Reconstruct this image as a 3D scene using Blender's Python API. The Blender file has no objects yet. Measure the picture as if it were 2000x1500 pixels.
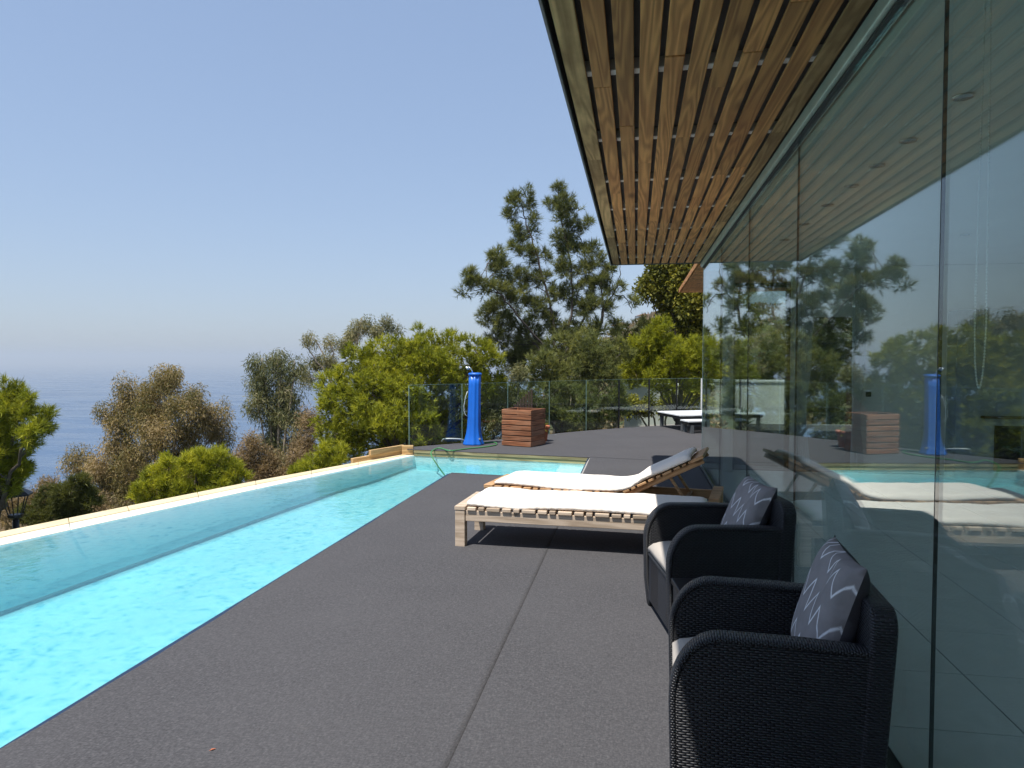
import bpy, bmesh, math, random
import numpy as np
from mathutils import Vector, Matrix, Euler

R = math.radians
S = bpy.context.scene
COL = S.collection

# ------------------------------------------------------------------ camera, sky, sun, exposure
EYE = 1.58
FPX = 1390.0                       # focal length in pixels of the 2000 px wide photograph
PITCH = math.atan(50 / FPX)
YAW = R(9.88)
cam = bpy.data.cameras.new('camera')
cam_o = bpy.data.objects.new('camera', cam)
COL.objects.link(cam_o)
cam.sensor_fit = 'HORIZONTAL'
cam.sensor_width = 36.0
cam.lens = 36.0 * FPX / 2000.0
cam.clip_start = 0.05
cam.clip_end = 90000
cam_o.location = (0, 0, EYE)
cam_o.rotation_euler = (R(90) - PITCH, 0, YAW)
S.camera = cam_o

SHX, SHY = 0.215, 0.36              # how far a shadow runs per metre of height
sun_dir = Vector((-SHX, -SHY, 1)).normalized()
SUN_EL = math.asin(sun_dir.z)
SUN_AZ = math.atan2(sun_dir.x, sun_dir.y)      # clockwise from +Y
world = bpy.data.worlds.new('World')
S.world = world
world.use_nodes = True
wn = world.node_tree.nodes
wl = world.node_tree.links
sky = wn.new('ShaderNodeTexSky')
sky.sky_type = 'NISHITA'
sky.sun_disc = False
sky.sun_elevation = SUN_EL
sky.sun_rotation = SUN_AZ
sky.altitude = 90
sky.air_density = 1.25
sky.dust_density = 0.8
sky.ozone_density = 3.0
sky_g = wn.new('ShaderNodeGamma')               # softer contrast between zenith and horizon (hazy summer air)
sky_g.inputs[1].default_value = 0.45
wl.new(sky.outputs[0], sky_g.inputs[0])
sky_t = wn.new('ShaderNodeMix')
sky_t.data_type = 'RGBA'
sky_t.blend_type = 'MULTIPLY'
sky_t.inputs[0].default_value = 1.0
wl.new(sky_g.outputs[0], sky_t.inputs[6])
sky_t.inputs[7].default_value = (1.03, 1.18, 1.47, 1)
wl.new(sky_t.outputs[2], wn['Background'].inputs[0])
wn['Background'].inputs[1].default_value = 0.15

sun = bpy.data.lights.new('sun', 'SUN')
sun_o = bpy.data.objects.new('sun', sun)
COL.objects.link(sun_o)
sun.energy = 4.0
sun.angle = R(0.53)
sun.color = (1.0, 0.955, 0.88)
sun_o.rotation_euler = (-sun_dir).to_track_quat('-Z', 'Y').to_euler()

S.render.engine = 'CYCLES'
S.view_settings.view_transform = 'Standard'
S.view_settings.look = 'None'
S.view_settings.exposure = 0.72
S.view_settings.gamma = 1.0
S.view_settings.use_curve_mapping = False
S.cycles.use_denoising = True
S.cycles.max_bounces = 12
S.cycles.transparent_max_bounces = 24
S.cycles.transmission_bounces = 8
S.cycles.glossy_bounces = 5
S.cycles.diffuse_bounces = 6
S.cycles.volume_bounces = 0
S.cycles.caustics_reflective = False
S.cycles.caustics_refractive = False

rng = np.random.default_rng(7)
random.seed(7)


# ------------------------------------------------------------------ pixel helpers (a pixel is only a direction)
def ray(x, y):
    a, b = (x - 1000) / FPX, -(y - 750) / FPX
    f = np.array([0, math.cos(PITCH), -math.sin(PITCH)])
    u = np.array([0, math.sin(PITCH), math.cos(PITCH)])
    d = np.array([1., 0, 0]) * a + u * b + f
    c, s = math.cos(YAW), math.sin(YAW)
    return np.array([d[0] * c - d[1] * s, d[0] * s + d[1] * c, d[2]])


def at_z(x, y, z=0.0):
    d = ray(x, y)
    return np.array([0, 0, EYE]) + d * ((z - EYE) / d[2])


def at_d(x, y, dist):
    d = ray(x, y)
    return np.array([0, 0, EYE]) + d * dist


# ------------------------------------------------------------------ material helpers
class NT:
    def __init__(self, name):
        self.m = bpy.data.materials.new(name)
        self.m.use_nodes = True
        self.t = self.m.node_tree
        self.n = self.t.nodes
        self.out = self.n['Material Output']
        self.b = self.n['Principled BSDF']

    def new(self, kind, **kw):
        nd = self.n.new(kind)
        for k, v in kw.items():
            setattr(nd, k, v)
        return nd

    def put(self, sock, v):
        if hasattr(v, 'is_output') or isinstance(v, bpy.types.NodeSocket):
            self.t.links.new(v, sock)
        elif isinstance(v, (int, float)):
            if hasattr(sock.default_value, '__len__'):
                sock.default_value = [v] * len(sock.default_value)
            else:
                sock.default_value = v
        else:
            v = tuple(v)
            if len(sock.default_value) == 4 and len(v) == 3:
                v = v + (1,)
            sock.default_value = v

    def math(self, op, a, b=None, c=None, clamp=False):
        nd = self.new('ShaderNodeMath', operation=op, use_clamp=clamp)
        self.put(nd.inputs[0], a)
        if b is not None:
            self.put(nd.inputs[1], b)
        if c is not None:
            self.put(nd.inputs[2], c)
        return nd.outputs[0]

    def coord(self, kind='Object', scale=None, loc=None, obj_random=False):
        tc = self.new('ShaderNodeTexCoord')
        v = tc.outputs[kind]
        if obj_random:
            oi = self.new('ShaderNodeObjectInfo')
            r = self.math('MULTIPLY', oi.outputs['Random'], 37.0)
            cb = self.new('ShaderNodeCombineXYZ')
            self.put(cb.inputs[0], r)
            self.put(cb.inputs[1], r)
            self.put(cb.inputs[2], r)
            ad = self.new('ShaderNodeVectorMath', operation='ADD')
            self.put(ad.inputs[0], v)
            self.put(ad.inputs[1], cb.outputs[0])
            v = ad.outputs[0]
        if scale is not None:
            mp = self.new('ShaderNodeMapping')
            self.put(mp.inputs['Vector'], v)
            mp.inputs['Scale'].default_value = scale
            v = mp.outputs[0]
        return v

    def noise(self, vec, scale, detail=4, rough=.55, dist=0.):
        nd = self.new('ShaderNodeTexNoise')
        self.put(nd.inputs['Vector'], vec)
        nd.inputs['Scale'].default_value = scale
        nd.inputs['Detail'].default_value = detail
        nd.inputs['Roughness'].default_value = rough
        nd.inputs['Distortion'].default_value = dist
        return nd.outputs[0]

    def ramp(self, fac, stops):
        nd = self.new('ShaderNodeValToRGB')
        self.put(nd.inputs[0], fac)
        el = nd.color_ramp.elements
        while len(el) < len(stops):
            el.new(.5)
        for e, (p, c) in zip(el, stops):
            e.position = p
            e.color = tuple(c) + (1,) if len(c) == 3 else c
        return nd.outputs[0]

    def mix(self, fac, a, b, blend='MIX'):
        nd = self.new('ShaderNodeMix', data_type='RGBA', blend_type=blend)
        self.put(nd.inputs[0], fac)
        self.put(nd.inputs[6], a)
        self.put(nd.inputs[7], b)
        return nd.outputs[2]

    def bump(self, h, strength=.3, dist=.01, normal=None):
        nd = self.new('ShaderNodeBump')
        nd.inputs['Strength'].default_value = strength
        nd.inputs['Distance'].default_value = dist
        self.put(nd.inputs['Height'], h)
        if normal is not None:
            self.put(nd.inputs['Normal'], normal)
        return nd.outputs[0]

    def set(self, color=None, rough=None, metal=None, normal=None, spec=None):
        if color is not None:
            self.put(self.b.inputs['Base Color'], color)
        if rough is not None:
            self.put(self.b.inputs['Roughness'], rough)
        if metal is not None:
            self.put(self.b.inputs['Metallic'], metal)
        if normal is not None:
            self.put(self.b.inputs['Normal'], normal)
        if spec is not None:
            self.put(self.b.inputs['Specular IOR Level'], spec)
        return self.m


def plain(name, col, rough=.6, metal=0., spec=.5, var=.12, vscale=6., bump=.0):
    t = NT(name)
    co = t.coord('Object', obj_random=True)
    n = t.noise(co, vscale, 5)
    lo = [c * (1 - var) for c in col]
    hi = [min(1, c * (1 + var)) for c in col]
    c = t.ramp(n, [(.3, lo), (.7, hi)])
    nm = t.bump(t.noise(co, vscale * 12, 3), bump, .004) if bump else None
    return t.set(c, rough, metal, nm, spec)


M = {}


def mat_carpet():
    t = NT('carpet')
    co = t.coord('Object')
    fib = t.noise(t.coord('Object', (1, 1, 1)), 95, 3, .7)
    st = t.noise(t.coord('Object', (34, 110, 20)), 1.0, 3, .7)
    st2 = t.noise(t.coord('Object', (120, 32, 20)), 1.0, 3, .7)
    big = t.noise(co, .9, 4, .6)
    f = t.math('ADD', t.math('MULTIPLY', fib, .45), t.math('ADD', t.math('MULTIPLY', st, .3), t.math('MULTIPLY', st2, .3)))
    c = t.ramp(f, [(.36, (.038, .038, .042)), (.53, (.070, .069, .074)), (.70, (.122, .120, .126))])
    c = t.mix(t.ramp(big, [(.35, (0, 0, 0)), (.75, (.4, .4, .4))]), c, (.094, .092, .097))
    spots = t.noise(co, 3.1, 6, .7)
    c = t.mix(t.ramp(spots, [(.66, (0, 0, 0)), (.78, (.25, .25, .25))]), c, (.14, .125, .11))
    rip = t.noise(t.coord('Object', (1.2, .5, 1)), 2.2, 2, .4)
    nm = t.bump(rip, .35, .02)
    nm = t.bump(f, .3, .003, nm)
    return t.set(c, .95, 0, nm, .1)


def mat_wood(name, dark, light, stain=None, scale=1., rough=.65, axis=1, stain_amt=.5, lines=46):
    t = NT(name)
    sc = [7 * scale] * 3
    sc[axis] = .38 * scale
    v = t.coord('Object', sc, obj_random=True)
    n = t.noise(v, 1.0, 2.0, .45, .35)
    g = t.math('SINE', t.math('MULTIPLY', n, lines))
    g = t.math('MULTIPLY_ADD', g, .5, .5)
    fs = [60 * scale] * 3
    fs[axis] = 1.6 * scale
    fine = t.noise(t.coord('Object', fs, obj_random=True), 1.0, 4, .6)
    f = t.math('ADD', t.math('MULTIPLY', g, .36), t.math('MULTIPLY', fine, .62))
    c = t.ramp(f, [(.2, dark), (.75, light)])
    kn_v = [3.4 * scale] * 3
    kn_v[axis] = 1.1 * scale
    kn = t.new('ShaderNodeTexVoronoi')
    t.put(kn.inputs['Vector'], t.coord('Object', kn_v, obj_random=True))
    kn.inputs['Scale'].default_value = 1.0
    kd = t.ramp(kn.outputs['Distance'], [(.05, (.85,) * 3), (.16, (0,) * 3)])
    c = t.mix(kd, c, [x * .35 for x in dark])
    oi = t.new('ShaderNodeObjectInfo')
    br = t.math('MULTIPLY_ADD', oi.outputs['Random'], .5, .72)
    c = t.mix(1.0, c, br, 'MULTIPLY')
    if stain:
        sv = [2.2] * 3
        sv[axis] = .9
        sn = t.noise(t.coord('Object', sv, obj_random=True), 1.0, 5, .65)
        c = t.mix(t.ramp(sn, [(.42, (0,) * 3), (.68, (stain_amt,) * 3)]), c, stain)
    nm = t.bump(f, .35, .003)
    return t.set(c, rough, 0, nm, .3)


def mat_rattan(name, chevron=False):
    t = NT(name)
    uv = t.new('ShaderNodeUVMap', uv_map='UV')
    sp = t.new('ShaderNodeSeparateXYZ')
    t.put(sp.inputs[0], uv.outputs[0])
    u, v = sp.outputs[0], sp.outputs[1]
    if chevron:
        a = t.math('ADD', v, t.math('MULTIPLY', t.math('ABSOLUTE', t.math('SUBTRACT', u, t.math('MULTIPLY', t.math('ROUND', t.math('DIVIDE', u, .40)), .40))), .8))
        st = t.math('FRACT', t.math('DIVIDE', a, .0165))
        h = t.math('SINE', t.math('MULTIPLY', st, math.pi))
    else:
        rv = t.math('DIVIDE', v, .0088)
        row = t.math('FLOOR', rv)
        par = t.math('MODULO', t.math('ABSOLUTE', row), 2.0)
        pu = t.math('ADD', t.math('DIVIDE', u, .027), t.math('MULTIPLY', par, .5))
        hu = t.math('ABSOLUTE', t.math('SINE', t.math('MULTIPLY', pu, math.pi)))
        hv = t.math('SINE', t.math('MULTIPLY', t.math('FRACT', rv), math.pi))
        h = t.math('MULTIPLY', t.math('POWER', hu, .6), t.math('POWER', hv, .6))
    n = t.noise(t.coord('Object'), 30, 3)
    c = t.ramp(h, [(.1, (.002, .002, .003)), (.55, (.011, .0125, .017)), (1., (.02, .022, .029))])
    c = t.mix(t.ramp(n, [(.5, (0,) * 3), (.8, (.35,) * 3)]), c, (.035, .036, .04))
    nm = t.bump(h, .9, .005)
    return t.set(c, .42, 0, nm, .5)


def mat_fabric(name, col, var=.08, weave=260, rough=.92, wr=.25):
    t = NT(name)
    co = t.coord('Object', obj_random=True)
    a = t.noise(co, weave, 2)
    b = t.noise(co, 5, 4)
    w = t.noise(co, 9, 3, .5, .4)
    c = t.ramp(b, [(.3, [x * (1 - var) for x in col]), (.7, [min(1, x * (1 + var)) for x in col])])
    nm = t.bump(w, wr, .02)
    nm = t.bump(a, .3, .002, nm)
    return t.set(c, rough, 0, nm, .1)


def mat_zigzag():
    t = NT('zigzag_fabric')
    uv = t.new('ShaderNodeUVMap', uv_map='UV')
    sp = t.new('ShaderNodeSeparateXYZ')
    t.put(sp.inputs[0], uv.outputs[0])
    wob = t.noise(t.coord('UV'), 5, 2)
    u = t.math('ADD', sp.outputs[0], t.math('MULTIPLY_ADD', wob, .03, -.015))
    v = t.math('ADD', sp.outputs[1], t.math('MULTIPLY_ADD', wob, .06, -.03))
    # rows of tall zigzags
    tri = t.math('PINGPONG', u, .046)
    row = t.math('SUBTRACT', t.math('ADD', v, t.math('MULTIPLY', u, .25)), t.math('MULTIPLY', tri, 1.9))
    fr = t.math('PINGPONG', t.math('ADD', row, .02), .078)
    line = t.ramp(fr, [(.0060, (1,) * 3), (.0085, (0,) * 3)])
    br = t.noise(t.coord('UV', (3, 7, 1)), 1.6, 2)
    keep = t.ramp(br, [(.27, (0,) * 3), (.29, (1,) * 3)])
    dash = t.noise(t.coord('UV'), 120, 2)
    keep2 = t.ramp(dash, [(.28, (.7,) * 3), (.5, (1,) * 3)])
    f = t.mix(1.0, t.mix(1.0, line, keep, 'MULTIPLY'), keep2, 'MULTIPLY')
    n = t.noise(t.coord('Object'), 14, 4)
    base = t.ramp(n, [(.3, (.235, .22, .22)), (.7, (.29, .27, .27))])
    c = t.mix(f, base, (.78, .78, .80))
    w = t.noise(t.coord('Object'), 11, 2, .5, .5)
    nm = t.bump(w, .35, .02)
    nm = t.bump(t.noise(t.coord('Object'), 320, 2), .25, .002, nm)
    return t.set(c, .93, 0, nm, .1)


def mat_glass(name, tint, r0=.042, extra=0.0, wave=0.):
    """architectural glass: each face reflects by Schlick and passes the rest, tinted"""
    t = NT(name)
    g = t.new('ShaderNodeNewGeometry')
    nrm = g.outputs['Normal']
    if wave:
        nrm = t.bump(t.noise(t.coord('Object'), 1.3, 1), wave, .01)
    d = t.new('ShaderNodeVectorMath', operation='DOT_PRODUCT')
    t.put(d.inputs[0], g.outputs['Incoming'])
    t.put(d.inputs[1], g.outputs['Normal'])
    c = t.math('ABSOLUTE', d.outputs['Value'])
    k = t.math('POWER', t.math('SUBTRACT', 1.0, c, clamp=True), 5.0)
    f = t.math('MULTIPLY_ADD', k, 1 - r0, r0 + extra, clamp=True)
    tr = t.new('ShaderNodeBsdfTransparent')
    tr.inputs[0].default_value = tuple(tint) + (1,)
    gl = t.new('ShaderNodeBsdfGlossy')
    gl.inputs['Color'].default_value = (.93, .97, .96, 1)
    gl.inputs['Roughness'].default_value = 0.0
    if wave:
        t.put(gl.inputs['Normal'], nrm)
    mx = t.new('ShaderNodeMixShader')
    t.put(mx.inputs[0], f)
    t.t.links.new(tr.outputs[0], mx.inputs[1])
    t.t.links.new(gl.outputs[0], mx.inputs[2])
    t.t.links.new(mx.outputs[0], t.out.inputs['Surface'])
    return t.m


def mat_water():
    t = NT('pool_water')
    co = t.coord('Object')
    n1 = t.noise(co, 3.2, 3, .55, .6)
    n2 = t.noise(co, 11., 2, .5, .8)
    h = t.math('ADD', t.math('MULTIPLY', n1, .7), t.math('MULTIPLY', n2, .3))
    nm = t.bump(h, .13, .06)
    fr = t.new('ShaderNodeFresnel')
    fr.inputs['IOR'].default_value = 1.333
    t.put(fr.inputs['Normal'], nm)
    # caustic light painted as a cell pattern into the surface's transmission tint
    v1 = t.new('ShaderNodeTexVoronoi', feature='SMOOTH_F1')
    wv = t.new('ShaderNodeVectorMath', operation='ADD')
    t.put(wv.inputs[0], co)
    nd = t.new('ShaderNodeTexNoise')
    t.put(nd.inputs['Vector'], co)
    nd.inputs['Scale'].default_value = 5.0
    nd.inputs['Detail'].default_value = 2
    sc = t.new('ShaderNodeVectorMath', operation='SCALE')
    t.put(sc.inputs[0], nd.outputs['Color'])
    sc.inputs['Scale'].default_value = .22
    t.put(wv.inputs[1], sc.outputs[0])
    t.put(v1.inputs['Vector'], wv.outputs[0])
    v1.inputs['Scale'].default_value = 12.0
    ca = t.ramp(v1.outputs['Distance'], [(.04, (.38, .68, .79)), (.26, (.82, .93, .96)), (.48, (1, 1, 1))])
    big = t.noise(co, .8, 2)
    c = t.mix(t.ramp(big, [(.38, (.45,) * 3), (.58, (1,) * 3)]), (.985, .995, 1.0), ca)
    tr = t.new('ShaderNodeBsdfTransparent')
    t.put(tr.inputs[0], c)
    gl = t.new('ShaderNodeBsdfGlossy')
    gl.inputs['Roughness'].default_value = .02
    t.put(gl.inputs['Normal'], nm)
    mx = t.new('ShaderNodeMixShader')
    t.put(mx.inputs[0], fr.outputs[0])
    t.t.links.new(tr.outputs[0], mx.inputs[1])
    t.t.links.new(gl.outputs[0], mx.inputs[2])
    t.t.links.new(mx.outputs[0], t.out.inputs['Surface'])
    va = t.new('ShaderNodeVolumeAbsorption')
    va.inputs['Color'].default_value = (.12, .86, .91, 1)
    va.inputs['Density'].default_value = .54
    t.t.links.new(va.outputs[0], t.out.inputs['Volume'])
    return t.m


def mat_sea():
    t = NT('sea_water')
    co = t.coord('Object')
    a = t.noise(t.coord('Object', (.006, .016, 1)), 1.0, 5, .6, .4)
    b = t.noise(co, .09, 4, .6)
    w = t.noise(t.coord('Object', (.0007, .0022, 1)), 1., 4, .6, .8)
    c = t.ramp(w, [(.3, (.016, .055, .13)), (.7, (.03, .085, .18))])
    r = t.ramp(a, [(.3, (.12,) * 3), (.75, (.42,) * 3)])
    nm = t.bump(b, .6, 2.0)
    return t.set(c, r, 0, nm, .5)


def mat_foliage(name, cols, transl=.35, rough=.6):
    t = NT(name)
    at = t.new('ShaderNodeAttribute', attribute_name='tint')
    n = len(cols)
    c = t.ramp(at.outputs['Fac'], [(i / (n - 1), cc) for i, cc in enumerate(cols)])
    t.set(c, rough, 0, None, .25)
    tl = t.new('ShaderNodeBsdfTranslucent')
    t.put(tl.inputs[0], t.mix(1.0, c, (1.25, 1.2, .7), 'MULTIPLY'))
    mx = t.new('ShaderNodeMixShader')
    mx.inputs[0].default_value = transl
    t.t.links.new(t.b.outputs[0], mx.inputs[1])
    t.t.links.new(tl.outputs[0], mx.inputs[2])
    t.t.links.new(mx.outputs[0], t.out.inputs['Surface'])
    return t.m


def mat_ground():
    t = NT('dry_hillside')
    co = t.coord('Object')
    a = t.noise(co, .05, 8, .65)
    b = t.noise(co, .6, 6, .7)
    d = t.noise(co, .012, 4, .6)
    soil = t.ramp(b, [(.3, (.14, .095, .06)), (.7, (.27, .19, .125))])
    scrub = t.ramp(b, [(.3, (.03, .04, .014)), (.7, (.09, .095, .035))])
    m = t.math('ADD', t.math('MULTIPLY', a, .7), t.math('MULTIPLY', d, .4))
    c = t.mix(t.ramp(m, [(.40, (0,) * 3), (.52, (1,) * 3)]), soil, scrub)
    return t.set(c, .95, 0, t.bump(b, .8, .4), .1)


def mat_pool(name, lo, hi):
    t = NT(name)
    co = t.coord('Object')
    n = t.noise(co, 1.3, 5, .6)
    c = t.ramp(n, [(.3, lo), (.7, hi)])
    return t.set(c, .6, 0, t.bump(t.noise(co, 40, 3), .1, .003), .3)


def mat_coping():
    t = NT('coping_stone')
    co = t.coord('Object')
    n = t.noise(co, 2.2, 6, .7)
    f = t.noise(co, 40, 4, .7)
    c = t.ramp(n, [(.3, (.62, .50, .29)), (.7, (.72, .61, .40))])
    c = t.mix(t.ramp(f, [(.45, (0,) * 3), (.8, (.35,) * 3)]), c, (.48, .36, .19))
    return t.set(c, .6, 0, t.bump(f, .25, .004), .3)


def mat_tile():
    t = NT('floor_tile')
    co = t.coord('Object', obj_random=True)
    n = t.noise(co, 2.4, 6, .6, 1.2)
    c = t.ramp(n, [(.35, (.76, .77, .76)), (.6, (.83, .84, .83)), (.75, (.72, .73, .73))])
    return t.set(c, .25, 0, None, .4)


M['carpet'] = mat_carpet()
M['slab'] = plain('concrete', (.32, .31, .29), .9, bump=.3)
M['plank'] = mat_wood('soffit_plank', (.37, .155, .055), (.80, .38, .135), (.40, .13, .045), 1.0, .7, 1, .4, 80)
M['plank_old'] = mat_wood('weathered_plank', (.33, .19, .085), (.68, .42, .20), (.14, .065, .025), 1.0, .8, 1, .75, 80)
M['teak'] = mat_wood('weathered_teak', (.36, .27, .19), (.62, .50, .385), None, 2.5, .7, 0, 0, 26)
M['teak_warm'] = mat_wood('oiled_teak', (.34, .185, .085), (.60, .37, .19), None, 2.5, .6, 0, 0, 26)
M['planter'] = mat_wood('planter_board', (.11, .038, .016), (.34, .135, .062), (.42, .25, .16), 1.8, .7, 0, .55)
M['beam'] = mat_wood('deck_beam', (.20, .155, .075), (.46, .38, .20), (.10, .10, .05), 1.2, .8, 0, .5)
M['sleeper'] = mat_wood('timber_sleeper', (.34, .20, .085), (.60, .40, .19), None, 1.4, .75, 0, 0)
M['dark_wood'] = plain('dark_brown_wood', (.055, .024, .016), .7, bump=.2)
M['rattan'] = mat_rattan('rattan')
M['rattan_v'] = mat_rattan('rattan_chevron', True)
M['cush'] = mat_fabric('cream_cushion', (.83, .77, .70), .03, wr=.35)
M['seat'] = mat_fabric('seat_cushion', (.44, .40, .355), .05)
M['pillow'] = mat_zigzag()
M['pillow_back'] = mat_fabric('pillow_back', (.095, .09, .10), .06)
M['glass'] = mat_glass('house_glass', (.915, .97, .947), .085, .0, .012)
M['fence_glass'] = mat_glass('fence_glass', (.90, .955, .94), .04)
M['glass_edge'] = plain('glass_edge', (.16, .24, .20), .3)
M['seal'] = plain('pane_seal', (.012, .016, .017), .6)
M['alu'] = plain('aluminium_track', (.50, .56, .49), .4, .35)
M['black_metal'] = plain('black_metal', (.015, .015, .017), .45, .3)
M['grey_metal'] = plain('grey_flashing', (.13, .14, .15), .5, .4)
M['chrome'] = plain('chrome', (.75, .78, .80), .2, .9)
M['white'] = plain('white_paint', (.78, .77, .74), .7, var=.04, vscale=2)
M['ceiling'] = plain('ceiling_paint', (.80, .80, .77), .8, var=.03, vscale=2)
M['membrane'] = plain('roof_underlay', (.15, .15, .15), .85, bump=.2)
M['batten'] = plain('white_batten', (.85, .85, .82), .7, var=.04)
M['tile'] = mat_tile()
M['blue'] = plain('blue_plastic', (.007, .125, .56), .38, 0, .5, .06, 3)
M['blue_tile'] = plain('blue_edge', (.010, .026, .065), .5)
M['pool'] = mat_pool('pool_plaster_lightened', (.60, .88, .92), (.66, .92, .95))  # same finish as the floor, lightened in colour to brighten the shaded wall
M['pool_floor_dimmed'] = mat_pool('pool_plaster_darkened', (.52, .60, .63), (.59, .665, .695))  # floor copy of that finish, darkened in colour against strong sunlight
M['coping'] = mat_coping()
M['coping_wet'] = plain('coping_lip', (.72, .68, .56), .5, var=.06, vscale=3, bump=.1)
M['water'] = mat_water()
M['sea'] = mat_sea()
M['ground'] = mat_ground()
M['hose'] = plain('green_hose', (.06, .22, .07), .4)
M['hose_white'] = plain('pale_hose', (.55, .6, .58), .4)
M['terracotta'] = plain('terracotta', (.42, .13, .065), .8)
M['bark'] = plain('bark', (.075, .058, .045), .9, var=.4, vscale=9, bump=.6)
M['bark_pale'] = plain('pale_bark', (.33, .27, .215), .9, var=.35, vscale=9, bump=.5)
M['wall_grey'] = plain('rendered_wall', (.55, .55, .52), .85, var=.08, vscale=1.5, bump=.2)
M['wall_breast'] = plain('chimney_breast_paint', (.30, .33, .35), .8, var=.05, vscale=2)
M['hearth_black'] = plain('hearth_dark', (.01, .01, .011), .9)
M['curtain'] = mat_fabric('curtain', (.62, .66, .68), .05)
M['roof_tile'] = plain('clay_roof', (.35, .17, .10), .9)
M['window_dark'] = plain('far_window', (.03, .04, .05), .2)
M['deck_white'] = plain('white_boards', (.72, .74, .76), .55, var=.06)
M['pine_yellow'] = mat_foliage('pine_needles_bright', [(.085, .105, .010), (.27, .29, .020), (.49, .47, .038)], .33)
M['pine_dark'] = mat_foliage('pine_needles_dark', [(.035, .045, .014), (.08, .09, .022), (.16, .16, .036)])
M['pine_grey'] = mat_foliage('pine_needles_grey', [(.058, .076, .030), (.145, .165, .055), (.28, .28, .085)], .42)
M['euc_brown'] = mat_foliage('eucalyptus_brown', [(.11, .11, .036), (.27, .21, .085), (.46, .34, .19)])
M['euc_grey'] = mat_foliage('eucalyptus_grey', [(.075, .092, .04), (.18, .185, .08), (.33, .29, .15)])
M['scrub'] = mat_foliage('dry_scrub', [(.12, .09, .045), (.26, .185, .095), (.42, .30, .18)])
M['broad'] = mat_foliage('broad_leaves', [(.055, .068, .010), (.16, .16, .02), (.34, .30, .04)])
M['agave'] = mat_foliage('agave_leaf', [(.06, .10, .075), (.11, .16, .12), (.16, .2, .13)], .1)


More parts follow.
